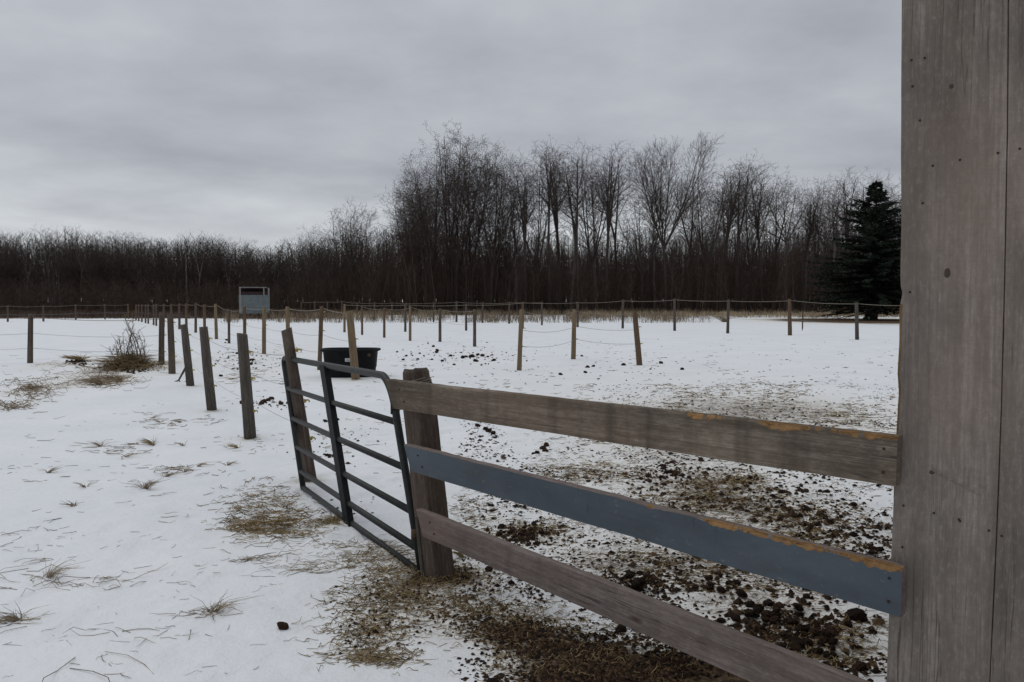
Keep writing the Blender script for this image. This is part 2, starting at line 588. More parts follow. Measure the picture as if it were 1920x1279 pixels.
def gz(x, y):
    d = math.hypot(x, y)
    f = 1.0 if d < 30 else max(0.0, 1 - (d - 30) / 40)
    z = (0.022 * bumpy(x, y, 0.8) + 0.010 * bumpy(x + 7, y, 2.7)) * f
    if y < 14 and abs(x) < 8:
        inside = 1.0 if x * 0.709 + y * 0.705 > 2.95 and x > -2 else 0.45
        v = mn.noise(Vector((x * 4.3 + 3, y * 4.3, 9)))
        dent = -0.028 * min(max((v - .10) * 5, 0), 1)
        z += (0.007 * bumpy(x, y, 7.0) + 0.004 * bumpy(x, y, 15.0) + dent) * inside
    q = ((x - MX) / 0.42) ** 2 + ((y - MY) / 0.30) ** 2
    if q < 9:
        z += 0.055 * math.exp(-q) * (1 + 0.5 * bumpy(x, y, 9) + 0.35 * bumpy(x, y, 24))
    q = ((x - MX2) / 0.25) ** 2 + ((y - MY2) / 0.22) ** 2
    if q < 9:
        z += 0.03 * math.exp(-q) * (1 + 0.5 * bumpy(x, y, 11))
    q = ((x - HX) / 0.55) ** 2 + ((y - HY) / 0.6) ** 2
    if q < 9:
        z += 0.16 * math.exp(-q)
    q = ((x - HX2) / 0.35) ** 2 + ((y - HY2) / 0.4) ** 2
    if q < 9:
        z += 0.08 * math.exp(-q)
    return z


def graded(lo, hi, step, a, b, g):
    v = list(np.arange(lo, hi, step))
    s, x = step, hi
    while x < b:
        v.append(x); s *= g; x += s
    v.append(b)
    s, x = step, lo - step
    pre = []
    while x > a:
        pre.append(x); s *= g; x -= s
    pre.append(a)
    return pre[::-1] + v


xs = graded(-3.6, 2.6, 0.04, -1400, 1400, 1.085)
ys = graded(3.0, 11.0, 0.04, -200, 2200, 1.06)
nx, ny = len(xs), len(ys)
GV = np.zeros((ny, nx, 3))
dirt = np.zeros((ny, nx))
X, Y = np.meshgrid(np.array(xs), np.array(ys))
for (px_, py_, rx_, ry_, s_) in PATCH:
    q = ((X - px_) / rx_) ** 2 + ((Y - py_) / ry_) ** 2
    dirt += s_ * np.exp(-q * 0.9)
GV[:, :, 0], GV[:, :, 1] = X, Y
dirt += 1.5 * np.clip((Y - 97) / 6, 0, 1) * (X > -40) + 1.5 * np.clip((Y - 78) / 8, 0, 1) * (X < -22) + 1.2 * np.clip((Y - 96) / 8, 0, 1) * (X <= -40)
for j in range(ny):
    if ys[j] < -20 or ys[j] > 80:
        continue
    for i in range(nx):
        if abs(xs[i]) < 60:
            GV[j, i, 2] = gz(xs[i], ys[j])
idx = np.arange(nx * ny).reshape(ny, nx)
Q = np.stack([idx[:-1, :-1], idx[:-1, 1:], idx[1:, 1:], idx[1:, :-1]], axis=-1).reshape(-1, 4)


def snow_mat():
    m = NT('trodden_snow')
    d = m.attr('dirt')
    big = m.noise(0.7, 5, 0.6)
    snow = m.ramp(big, [(0.3, (0.655, 0.675, 0.715)), (0.7, (0.735, 0.745, 0.775))])
    fine = m.noise(26, 8, 0.8, (0.7, 1.3, 1))
    mid = m.noise(4.5, 8, 0.7, (0.8, 1.2, 1), (4, 2, 0))
    nz = m.math('ADD', m.math('MULTIPLY', fine, 0.72), m.math('MULTIPLY', mid, 0.28))
    # a stain shows where patch strength beats the noise
    f = m.math('SUBTRACT', m.math('ADD', m.math('MULTIPLY', d, 0.42), nz), 0.70)
    fac = m.math('MULTIPLY', f, 7.0, clamp=True)
    vn = m.noise(30, 6, 0.7, (1, 1, 1), (1, 5, 2))
    soil = m.ramp(vn, [(0.3, (0.020, 0.012, 0.008)), (0.5, (0.066, 0.040, 0.024)), (0.7, (0.15, 0.104, 0.060))])
    # pale straw-stained snow round the patches
    f2 = m.math('MULTIPLY', m.math('SUBTRACT', m.math('ADD', m.math('MULTIPLY', d, 0.40), m.math('MULTIPLY', nz, 0.8)), 0.45), 2.2, clamp=True)
    snow = m.mix(m.math('MULTIPLY', d, 0.9, clamp=True), snow, (0.66, 0.63, 0.575))
    snow = m.mix(m.math('MULTIPLY', f2, 0.65), snow, (0.44, 0.375, 0.28))
    col = m.mix(fac, snow, soil)
    # sparse specks everywhere
    sp_ = m.noise(9, 7, 0.8, (0.6, 1.6, 1), (9, 9, 0))
    col = m.mix(m.math('MULTIPLY', m.ramp(sp_, [(0.68, 0.0), (0.74, 1.0)]), 0.35), col, (0.22, 0.18, 0.13))
    h = m.math('ADD', m.math('MULTIPLY', m.noise(2.2, 6, 0.6), 1.0), m.math('MULTIPLY', m.noise(12, 6, 0.65), 0.45))
    h = m.math('ADD', h, m.math('MULTIPLY', fac, 0.25))
    return m.finish(col, m.ramp(fac, [(0, 0.6), (1, 0.95)]), spec=0.2, bump=h, bstr=0.6, bdist=0.06)


gme = mesh_np('snow_ground', GV.reshape(-1, 3), Q, snow_mat(), smooth=True)
ga = gme.attributes.new('dirt', 'FLOAT', 'POINT')
ga.data.foreach_set('value', dirt.astype(np.float32).ravel())
ground = tag(link('snow_ground', gme), 'trodden snow field with dirty straw patches', 'ground', kind='structure')

# ------------------------------------------------------------------ board fence with gate post
U = Vector((0.705, -0.709, 0)).normalized()          # along the rails towards the barn
NF = Vector((-0.709, -0.705, 0)).normalized()        # rail faces, towards the camera
PR = Vector((1.31, 2.83, 0))
pbx, pby = ground_at(822, 1083)
fence = thing('board_fence', 'weathered three board fence between gate and barn wall, middle board painted blue', 'fence', (pbx, pby, 0))
FL = Vector(fence.location)


def smooth_pulse(t, a, b, w=0.02):
    u = min(max((t - a) / w, 0), 1) * min(max((b - t) / w, 0), 1)
    return u


def rail(name, corners, thick, mats, chew, seed, label):
    """corners: four photo points of the front face (tl, bl, tr, br), met with the rail plane."""
    tl, bl, tr, br = [on_plane(p[0], p[1], PR, NF) for p in corners]
    org = (bl + br) / 2
    ax = (br - bl).normalized()
    zx = Vector((0, 0, 1))
    zx = (zx - ax * zx.dot(ax)).normalized()
    yx = zx.cross(ax).normalized()
    if yx.dot(NF) > 0:
        yx = -yx
    M = Matrix((ax, yx, zx)).transposed()      # local x along, y away from camera, z up
    Mi = M.inverted()
    L = [Mi @ (p - org) for p in (tl, bl, tr, br)]
    n = 300
    V, Fc, mi = [], [], []
    for i in range(n + 1):
        t = i / n
        top = L[0].lerp(L[2], t)
        bot = L[1].lerp(L[3], t)
        x0t, x0b, zt, zb = top.x, bot.x, top.z, bot.z
        c = 0.0045
        for (a, b, dep) in chew:
            c += dep * smooth_pulse(t, a, b, 0.04) * (0.62 + 0.9 * mn.noise(Vector((t * 17 + seed, 2, 1))) + 0.35 * mn.noise(Vector((t * 47 + seed, 2, 1))) + 0.45 * mn.noise(Vector((t * 110 + seed, 5, 1))) + 0.4 * mn.noise(Vector((t * 300 + seed, 5, 1))))
        c = max(c, 0.003)
        w = 0.0035 * mn.noise(Vector((t * 7 + seed, 0, 0))) + 0.002 * mn.noise(Vector((t * 30, seed, 0)))
        zt += w
        zb += 0.003 * mn.noise(Vector((t * 6, seed, 4)))
        ring = [(x0b, 0.003, zb), (x0t + (x0b - x0t) * c / (zt - zb), 0, zt - c * 1.15), (x0t, c * 0.9, zt), (x0t, thick - 0.003, zt - 0.001),
                (x0t, thick, zt - 0.005), (x0b, thick, zb + 0.003)]
        V += ring
        if i:
            o = (i - 1) * 6
            for k in range(6):
                k2 = (k + 1) % 6
                Fc.append((o + k, o + 6 + k, o + 6 + k2, o + k2))
                raw = k == 1 and c > 0.0105 and mn.noise(Vector((t * 60 + seed, 9, 9))) > -0.48
                mi.append(1 if raw else (2 if k in (1, 2, 3) and len(mats) > 2 else 0))
    Fc.append(tuple(range(6)))
    mi.append(0)
    o = n * 6
    Fc.append(tuple(range(o + 5, o - 1, -1)))
    mi.append(2 if len(mats) > 2 else 0)
    ob = link(name, mesh_from(name, V, Fc, False, mats, mi))
    ob.parent = fence
    ob.matrix_local = Matrix.Translation(org - FL) @ M.to_4x4()
    ob['label'] = label
    return ob, L


r_top, L1 = rail('rail', [(722, 711), (736, 766), (1683, 818), (1679, 913)], 0.048, [W_RAIL, W_RAW],
                 [(0.55, 0.62, 0.006), (0.68, 0.80, 0.012), (0.80, 1.03, 0.017)], 3.0, 'grey brown top rail with chewed orange edge')
r_mid, L2 = rail('rail', [(757, 833), (770, 884), (1692, 1064), (1688, 1158)], 0.046, [M_PAINT, W_RAW, W_RAIL2],
                 [(0.40, 0.46, 0.005), (0.585, 0.66, 0.014), (0.70, 1.03, 0.020)], 11.0, 'slate blue painted middle rail with chewed orange edge')
r_low, L3 = rail('rail', [(780, 955), (792, 1006), (1694, 1312), (1690, 1405)], 0.046, [W_RAIL2, W_RAW], [], 21.0, 'bare mauve grey bottom rail')

# nails in the rail ends (sub-parts of the rails)
for ro, L in ((r_top, L1), (r_mid, L2), (r_low, L3)):
    for (t, fz) in ((0.985, 0.25), (0.985, 0.72), (0.045, 0.3), (0.04, 0.7)):
        p = L[0].lerp(L[2], t).lerp(L[1].lerp(L[3], t), 1 - fz)
        mb = MB()
        mb.tube([(0, 0.004, 0), (0, -0.0025, 0)], 0.005, 8)
        mb.build('nail', M_NAIL, ro, loc=(p.x, 0.0, p.z))

# the square gate post behind the rails
ptop = Vector((pbx, pby, 0)) + Vector((-0.125, 0.125, 0)) * 1.0 + Vector((-0.02, 0.0, 1.245))


def lean_matrix(base, top, facing=None):
    z = (top - base).normalized()
    x = facing or Vector((1, 0, 0))
    x = (x - z * x.dot(z)).normalized()
    y = z.cross(x)
    return Matrix.Translation(base) @ Matrix((x, y, z)).transposed().to_4x4()


def square_post(w, d, H, seed):
    V, Fc = [], []
    c = 0.008
    ring0 = [(-w / 2 + c, -d / 2), (0, -d / 2), (w / 2 - c, -d / 2), (w / 2, -d / 2 + c), (w / 2, 0), (w / 2, d / 2 - c), (w / 2 - c, d / 2), (-w / 2 + c, d / 2), (-w / 2, d / 2 - c), (-w / 2, -d / 2 + c)]
    n = len(ring0)
    hs = [-0.25, 0, 0.15, 0.3, 0.45, 0.6, 0.75, 0.9, 1.05, H - 0.11, H - 0.075, H - 0.02, H]
    for i, h in enumerate(hs):
        s = 1.0
        if h > H - 0.1:
            s = 0.90 if h < H - 0.05 else (0.86 if h < H - 0.01 else 0.74)
        for k, (x, y) in enumerate(ring0):
            e = 1 + 0.035 * mn.noise(Vector((x * 18, y * 18, h * 3 + seed)))
            dz = 0.022 * mn.noise(Vector((x * 25, y * 25, seed))) if h > H - 0.03 else 0
            if h > H - 0.1:   # rounded, split top
                r = math.hypot(x, y)
                e *= 0.5 + 0.5 * (w * 0.56) / r
            V.append((x * s * e, y * s * e, h + dz))
    for i in range(len(hs) - 1):
        for k in range(n):
            k2 = (k + 1) % n
            Fc.append((i * n + k, i * n + k2, (i + 1) * n + k2, (i + 1) * n + k))
    o = (len(hs) - 1) * n
    V.append((0.012, 0, H - 0.012))
    for k in range(n):
        Fc.append((o + k, o + (k + 1) % n, len(V) - 1))
    return mesh_from('post', V, Fc, False, [W_POST])


PB = Vector((pbx, pby, 0))
post = link('post', square_post(0.15, 0.15, 1.255, 2.0))
post.parent = fence
Mp = lean_matrix(PB, ptop, U)
post.matrix_local = Matrix.Translation(-FL) @ Mp
# batten on the camera face of the post, butting against the rails' backs
mb = MB()
mb.box((-0.045, -0.078, 0.20), (0.03, 0.012, 0.36), bevel=0.003)
mb.build('batten', W_GREY, post)
# wire wound round the post head
mb = MB()
pts = []
for i in range(49):
    a = i / 48 * math.pi * 4
    pts.append((math.cos(a) * 0.088, math.sin(a) * 0.088, 1.165 + 0.03 * i / 48 + 0.012 * math.sin(a)))
mb.tube(pts, 0.0028, 6)
mb.build('wire_wrap', M_ROPE, post, True)
mb = MB()
mb.box((0.075, 0.0, 1.09), (0.02, 0.05, 0.04), bevel=0.004)
mb.build('bracket', M_RUST, post)

# ------------------------------------------------------------------ metal gate
gA = Vector((*ground_at(792, 1080), 0))
gB = Vector((*ground_at(569, 917), 0))
GD = (gB - gA).normalized()
GN = Vector((GD.y, -GD.x, 0))
if GN.y > 0:
    GN = -GN
gate = thing('tube_gate', 'dark green tubular metal gate hung on the wooden post, bottom rail in snow', 'gate', tuple(gA))
nt, nb = on_plane(731, 706, gA, GN), on_plane(793, 1082, gA, GN)
ft, fb = on_plane(531, 671, gA, GN), on_plane(569, 918, gA, GN)


def gp(u, v):
    """u 0 hinge end .. 1 free end, v 0 top .. 1 bottom"""
    return nt.lerp(ft, u).lerp(nb.lerp(fb, u), v) - gA


vrow = [0.0, 0.243, 0.475, 0.69, 0.868, 0.985]
rT = 0.025
# frame: one bent tube up the hinge end, over the top and down the free end
mb = MB()
path = [gp(0, 1.0), gp(0, 0.6), gp(0, 0.30)]
for k in range(0, 9):          # wide bend at the hinge end
    a = k / 8 * math.pi / 2
    path.append(gp(0.055 * (1 - math.cos(a)), 0.16 * (1 - math.sin(a))))
path += [gp(0.3, 0), gp(0.6, 0)]
for k in range(0, 7):
    a = k / 6 * math.pi / 2
    path.append(gp(1 - 0.03 + 0.03 * math.sin(a), 0.06 * (1 - math.cos(a))))
path += [gp(1, 0.4), gp(1, 0.7), gp(1, 1.0)]
mb.tube(path, rT, 14)
mb.build('frame', M_GATE, gate, True)
for i, v in enumerate(vrow[1:]):
    mb = MB()
    mb.tube([gp(0.004, v), gp(0.5, v + 0.003), gp(0.996, v)], rT * 0.88, 12)
    mb.build('gate_rail', M_GATE, gate, True)
BP = on_plane(626, 800, gA, GN) - gA
BU = (BP - gp(0, .35)).length / (gp(1, .35) - gp(0, .35)).length
# upright brace, a folded channel on the camera side
mb = MB()
bt, bb = gp(BU, 0.0) + GN * 0.004, gp(BU, 1.02) + GN * 0.004
zb_ = (bt - bb).normalized()
Mb = Matrix((GD, GN, zb_)).transposed()
mb.box((bt + bb) / 2 + GN * 0.026, (0.125, 0.006, (bt - bb).length), Mb)
mb.box((bt + bb) / 2 + GN * 0.003 + GD * 0.059, (0.006, 0.040, (bt - bb).length - 0.004), Mb)
mb.box((bt + bb) / 2 + GN * 0.003 - GD * 0.059, (0.006, 0.040, (bt - bb).length - 0.004), Mb)
mb.build('brace', M_GATEB, gate)
for v in (0.17, 0.80):
    mb = MB()
    c = gp(0, v)
    mb.tube([c - Vector((0, 0, 0.035)), c + Vector((0, 0, 0.035))], 0.030, 12)
    mb.tube([c + GN * 0.0, c + (PB + Vector((-0.10, 0.10, 0)) * (1 - v) - gA - c).normalized() * 0.0 + Vector((0.075, 0.01, 0))], 0.010, 8)
    mb.build('hinge', M_RUST if v > 0.5 else M_GATEB, gate, True)

# ------------------------------------------------------------------ barn
WD = Vector((0.88, -0.47, 0)).normalized()
WN = Vector((-0.47, -0.88, 0)).normalized()
WC = Vector((1.337, 2.885, 0))
barn = thing('barn', 'grey weathered plank barn corner filling the right edge', 'barn', tuple(WC))
MBn = Matrix((WD, -WN, Vector((0, 0, 1)))).transposed()


def wallpt(px, py):
    return MBn.inverted() @ (on_plane(px, py, WC, WN) - WC)


edge_px = [(1690, 0), (1690, 120), (1689, 300), (1690, 420), (1688, 520), (1689, 540), (1692, 550), (1689, 565), (1686, 580), (1686, 640), (1683, 700),
           (1685, 738), (1683, 760), (1681, 800), (1677, 880), (1674, 960), (1671, 1060), (1667, 1150), (1662, 1279)]
gap_px = [(1891, 0), (1889, 250), (1884, 520), (1878, 760), (1869, 1000), (1856, 1279)]


def edge_x(z, pts):
    w = sorted([(wallpt(*p).z, wallpt(*p).x) for p in pts])
    zs = [a for a, _ in w]
    xs_ = [b for _, b in w]
    if z <= zs[0]:
        return xs_[0]
    if z >= zs[-1]:
        return xs_[-1]
    return float(np.interp(z, zs, xs_))


WALLH = 3.5
TH = 0.035
V, Fc, mi = [], [], []
zz_ = list(np.arange(-0.1, 2.4, 0.02)) + [2.45, 2.6, 2.8, 3.0, WALLH]
nplank = 11
for k in range(nplank):
    base = len(V)
    for j, z in enumerate(zz_):
        xl = edge_x(z, edge_px) if k == 0 else edge_x(z, gap_px) + (k - 1) * 0.29 + 0.0012
        xr = edge_x(z, gap_px) + k * 0.29 - 0.0012
        w = 0.002 * mn.noise(Vector((k * 5.1, z * 6, 0)))
        xl += w if k == 0 else w * 0.4
        yo = 0.003 * mn.noise(Vector((k * 3.3, 0.0, 7))) if k else 0
        cham = 0.003
        if k == 0 and 1.20 < z < 1.70:
            cham = 0.008 + 0.007 * mn.noise(Vector((z * 14, 3, 0)))
        elif k == 0 and z < 0.95:
            cham = 0.004 + 0.003 * mn.noise(Vector((z * 20, 3, 0)))
        V += [(xl, yo + TH, z), (xl, yo + cham, z), (xl + cham, yo, z), (xr - 0.002, yo, z), (xr, yo + 0.003, z), (xr, yo + TH, z)]
        if j:
            o = base + (j - 1) * 6
            for q in range(6):
                q2 = (q + 1) % 6
                Fc.append((o + q, o + q2, o + 6 + q2, o + 6 + q))
                mi.append(1 if (k == 0 and q in (0, 1) and 1.20 < z < 1.66) else 0)
    e = base + (len(zz_) - 1) * 6
    Fc.append(tuple(range(e, e + 6)))
    mi.append(0)
o = len(V)
for y in (TH + 0.004, TH + 0.024):
    V += [(0.11, y, 0), (3.2, y, 0), (3.2, y, WALLH), (0.11, y, WALLH)]
for f_ in ((0, 1, 2, 3), (7, 6, 5, 4), (0, 4, 5, 1), (1, 5, 6, 2), (2, 6, 7, 3), (3, 7, 4, 0)):
    Fc.append(tuple(o + i for i in f_))
    mi.append(0)
wall = link('wall', mesh_from('wall', V, Fc, False, [W_BARN, W_RAWV], mi))
wall.parent = barn
wall.matrix_local = MBn.to_4x4()
wall['label'] = 'wide vertical barn planks facing the camera'
# far side wall and roof so that the barn stands as a building
sm = MB()
for k in range(12):
    sm.box((0.085, TH + 0.03 + 0.15 + k * 0.30, WALLH / 2 - 0.05), (0.03, 0.294, WALLH + 0.1))
so = sm.build('wall', W_BARN, barn)
so.matrix_local = MBn.to_4x4()
so['label'] = 'side wall of the barn'
rm = MB()
rm.box((1.66, 1.8, WALLH + 0.36), (3.3, 4.3, 0.06), Matrix.Rotation(R(8), 3, 'X'))
ro = rm.build('roof', M_GALV, barn)
ro.matrix_local = MBn.to_4x4()
for (px, py) in [(1709, 113), (1734, 109), (1711, 162), (1725, 226), (1800, 300), (1749, 311), (1730, 381), (1706, 548), (1871, 287), (1912, 279), (1751, 962), (1798, 974),
                 (1800, 977), (1854, 995), (1878, 1005), (1694, 948), (1692, 1026)]:
    p = wallpt(px, py)
    m_ = MB()
    m_.tube([(0, 0.004, 0), (0, -0.0015, 0)], 0.0042, 8)
    n_ = m_.build('nail', M_NAIL, wall, loc=(p.x, 0.0, p.z))
for (px, py, kw, kh) in [(1784, 162, .009, .010), (1776, 512, .012, .02), (1747, 886, .010, .008)]:
    p = wallpt(px, py)
    V = [(0, -0.0022, 0)]
    for q in range(2):
        for k in range(16):
            a = 2 * math.pi * k / 16
            e = 1 + .2 * mn.noise(Vector((math.cos(a) * 2, math.sin(a) * 2, px)))
            V.append((math.cos(a) * kw * e * (.55, 1)[q], (-0.0018, 0.0012)[q], math.sin(a) * kh * e * (.55, 1)[q]))
    Fc = [(0, 1 + (k + 1) % 16, 1 + k) for k in range(16)] + [(1 + k, 1 + (k + 1) % 16, 17 + (k + 1) % 16, 17 + k) for k in range(16)]
    ko = link('knot', mesh_from('knot', V, Fc, True, [W_POST]))
    ko.parent = wall
    ko.location = p
    ko.location.y = 0
# splintered scar on the plank
m_ = MB()
a_, b_ = wallpt(1745, 880), wallpt(1836, 926)
for s in range(9):
    t0 = s / 9
    c0 = a_.lerp(b_, t0) + Vector((0, 0, 0.010 * mn.noise(Vector((s, 0, 0)))))
    c1 = a_.lerp(b_, t0 + 0.16) + Vector((0, 0, 0.008 * mn.noise(Vector((s, 3, 0)))))
    c0.y = c1.y = 0.0
    m_.tube([c0, (c0 + c1) / 2 + Vector((0, -0.002, 0)), c1], [0.001, 0.0035, 0.0008], 5)
m_.build('splinter', W_BARN, wall)

# ------------------------------------------------------------------ wire fences on wooden posts
def round_post(H, r, seed, mat, taper=0.9, sides=12):
    V, Fc = [], []
    hs = [-0.12] + [H * k / 6 for k in range(7)]
    slope = random.Random(seed).uniform(-0.25, 0.25)
    for i, h in enumerate(hs):
        rr = r * (1.08 - (1.08 - taper) * max(h, 0) / H)
        for k in range(sides):
            a = 2 * math.pi * k / sides
            e = 1 + 0.10 * mn.noise(Vector((math.cos(a) * 1.3, math.sin(a) * 1.3, h * 1.6 + seed * 3.1)))
            dz = slope * math.cos(a) * r if i == len(hs) - 1 else 0
            V.append((math.cos(a) * rr * e, math.sin(a) * rr * e, h + dz))
    for i in range(len(hs) - 1):
        for k in range(sides):
            k2 = (k + 1) % sides
            Fc.append((i * sides + k, i * sides + k2, (i + 1) * sides + k2, (i + 1) * sides + k))
    o = (len(hs) - 1) * sides
    Fc.append(tuple(range(o, o + sides)))
    return mesh_from('fence_post', V, Fc, True, [mat])


def insulator_mesh():
    mb = MB()
    mb.box((0.012, 0, 0), (0.026, 0.022, 0.034), bevel=0.004)
    mb.tube([(0.024, 0, 0.004), (0.05, 0, 0.008), (0.062, 0, -0.004), (0.058, 0, -0.016)], [0.009, 0.008, 0.007, 0.006], 8)
    return mesh_from('insulator', mb.V, mb.F, False, [M_YEL])


INS = insulator_mesh()
KNOB = None


def sag_pts(a, b, sag, n=8):
    return [a.lerp(b, i / n) + Vector((0, 0, -4 * sag * (i / n) * (1 - i / n))) for i in range(n + 1)]


def wire_fence(label, posts, group=None, top_r=0.009, low=(0.55, 0.28), sag=0.05, links=True, ins=(0.9, 0.62, 0.35), low_r=0.004, extra=None, wirez=0.96):
    """posts: (top px, top py, base px, base py, diameter px, material)"""
    first = ground_at(posts[0][2], posts[0][3])
    root = thing('wire_fence', label, 'fence', (first[0], first[1], 0), group)
    L0 = Vector(root.location)
    tops = []
    for i, (tx, ty, bx, by, w, mat) in enumerate(posts):
        x, y = ground_at(bx, by)
        z0 = gz(x, y) if y < 60 else 0
        b = Vector((x, y, z0))
        t = at_depth(tx, ty, y + 0.05 * (tx - bx) / max(w, 1))
        H = (t - b).length
        r = w * y / F / 2
        me = round_post(H, r, i * 1.7 + tx * 0.01, mat, sides=12 if y < 25 else 8)
        o = link('fence_post', me)
        o.parent = root
        o.matrix_local = Matrix.Translation(-L0) @ lean_matrix(b, t)
        if y < 30 and ins:
            for f_ in ins:
                io = link('insulator', INS)
                io.parent = o
                io.location = (r * 0.97, -0.01, H * (f_ + 0.02 * math.sin(i * 3 + f_ * 9)))
                io.scale = (.95, .95, .95)
                io.rotation_euler = (0, 0, R(-15))
        tops.append((b, t, r))
    if links:
        chain = list(tops)
        for f_, rr, mt in [(wirez, top_r, M_ROPE)] + [(l, low_r, M_WIRE) for l in low]:
            mb = MB()
            pts = []
            for i in range(len(chain) - 1):
                a = chain[i][0].lerp(chain[i][1], f_) + Vector((chain[i][2] * 1.1, -0.01, 0))
                c = chain[i + 1][0].lerp(chain[i + 1][1], f_) + Vector((chain[i + 1][2] * 1.1, -0.01, 0))
                q = sag_pts(a, c, sag * (0.7 + 0.6 * ((i * 37) % 10) / 10))
                pts += q if i == 0 else q[1:]
            mb.tube([p - L0 for p in pts], rr, 5)
            mb.build('wire', mt, root, True)
    return root, tops


G, T, B, D = W_GREY, W_TAN, W_BROWN, W_POST
fA, topsA = wire_fence('row of short leaning grey posts with yellow insulators left of the gate',
                       [(537, 617, 583, 900, 22.5, D), (454, 626, 469, 820, 21.5, G), (381, 613, 397, 768, 17.5, G), (345, 608, 357, 723, 14, G), (319, 588, 323, 700, 12, D), (303.5, 585, 303, 686, 10.5, D)],
                       top_r=0.0028, low=(0.62, 0.36), low_r=0.0022, sag=0.04, ins=(0.84, 0.55, 0.27), wirez=0.84)
fB, topsB = wire_fence('long row of posts running from the black tub to the far left corner',
                       [(655, 583, 667, 712, 15, T), (603, 574, 599, 694, 8, B), (539, 575, 541, 676, 8, T), (495, 576, 495, 664, 7.5, T), (458.5, 575, 459, 652, 6.5, B), (429, 580, 429.5, 644, 5, D),
                        (404, 570, 406, 636, 6, T), (383, 571, 384, 630, 5.5, B), (367, 568, 367, 624, 5, D), (349, 569, 349.5, 620, 5, B), (336, 569, 336.5, 617.5, 4.5, D), (321, 570, 321, 614, 4, B),
                        (307, 570, 307, 612.5, 4, D), (293, 570, 293, 611, 3.6, D), (288, 571, 288, 609.5, 3.4, D), (278, 571, 278, 607, 3.2, D), (273, 571, 273, 606, 3, D), (266, 571, 266, 604, 3, D), (260, 571, 260, 602.5, 2.8, D), (255, 571, 255, 601, 2.8, B)],
                       sag=0.05, top_r=0.008, ins=(0.93, 0.6))
fC, topsC = wire_fence('row of brown posts behind the black tub running across the field',
                       [(890, 580, 890, 650, 6, D), (825, 579, 825, 641, 5.5, D), (769, 574, 769, 639, 5, T), (720.5, 577, 720.5, 633, 4.6, B), (679, 574, 679, 628, 4, B)],
                       sag=0.08, top_r=0.008, low=(0.6,), ins=())
fE, topsE = wire_fence('three light tan leaning posts standing alone in the middle of the field',
                       [(1190, 583, 1199, 685, 10.5, B), (1077, 580, 1075, 673, 8.5, T), (978, 580, 973.5, 695, 8.5, T)],
                       sag=0.09, top_r=0.005, low=(0.66, 0.4), ins=(0.7, 0.4), low_r=0.005)
fD, topsD = wire_fence('far row of grey posts with pale rope ending near the spruce',
                       [(1715, 570, 1716, 642, 7.5, G), (1606, 567, 1607, 637, 7.2, G), (1480.5, 561, 1481, 629, 7.5, B), (1366, 562, 1364.5, 625, 5.5, G), (1264.5, 560, 1265, 620.5, 5, G), (1168, 562, 1167.5, 616, 4.6, G), (1083, 566, 1083, 613.5, 4.4, D),
                        (980, 566, 980, 615.5, 4.4, B), (874, 570, 874, 620, 4.2, G), (760, 570, 760, 622, 4.2, G), (646, 570, 646, 623, 4.4, T)],
                       sag=0.05, top_r=0.011, low=(0.45,), ins=(), low_r=0.005)
fF, _ = wire_fence('farthest row of small grey posts below the tall bare trees',
                   [(1016, 566, 1016, 610, 3.4, D), (955, 566, 955, 607, 3.6, D), (905, 567, 905, 605.5, 3.4, D), (856, 565, 856, 604, 3.6, G), (813, 567, 813, 604, 3, D), (735, 567, 735, 602, 3, D), (702, 567, 702, 601, 2.8, D), (670, 567, 670, 600, 2.8, G),
                    (641, 564, 641, 599, 2.6, B), (614, 565, 614, 598.5, 2.6, D), (590, 565, 590, 598, 2.6, D), (565, 566, 565, 597, 2.6, D)],
                   sag=0.04, top_r=0.011, low=(), ins=())
fH, _ = wire_fence('far left row of thin grey posts with rope before the dark wood',
                   [(-70, 575, -70, 606, 3.4, D), (14.6, 573, 14.6, 603.5, 3.4, D), (81, 573, 81.5, 603, 3.4, D), (141.5, 571, 142, 600.5, 3.2, D), (196, 571, 197, 599, 3, D), (240, 570, 241, 598, 3, B)],
                   sag=0.05, top_r=0.011, low=(0.45,), ins=(), low_r=0.008)
fI, _ = wire_fence('lone dark post on the left with thin wires across the snow',
                   [(-160, 590, -160, 682, 9.5, D), (57.5, 588, 56.5, 681, 9.5, D), (303.5, 592, 303.8, 684.5, 4, D)],
                   sag=0.06, top_r=0.007, low=(0.6, 0.3), ins=(), low_r=0.004, wirez=0.93)
# thin metal stake near the spruce
sx, sy = ground_at(1504, 620)
mb = MB()
mb.tube([(0, 0, -0.05), (0.005, 0, 0.7), (0, 0, 1.17)], 0.022, 6)
mb.box((0.03, 0, 0.6), (0.05, 0.012, 1.0))
tag(mb.build('metal_stake', M_RUST, loc=(sx, sy, 0)), 'thin dark metal stake on the snow in front of the spruce', 'stake')

# ------------------------------------------------------------------ black stock tub
tx, ty_ = ground_at(651, 709)
ty_ += 0.40
tub = thing('water_tub', 'black plastic water tub with white sticker on snow behind leaning post', 'tub', (tx, ty_, gz(tx, ty_)))


def oval(a, b, z, n=40, p=3.2):
    o = []
    for k in range(n):
        t = 2 * math.pi * k / n
        c, s = math.cos(t), math.sin(t)
        o.append((a * math.copysign(abs(c) ** (2 / p), c), b * math.copysign(abs(s) ** (2 / p), s), z))
    return o


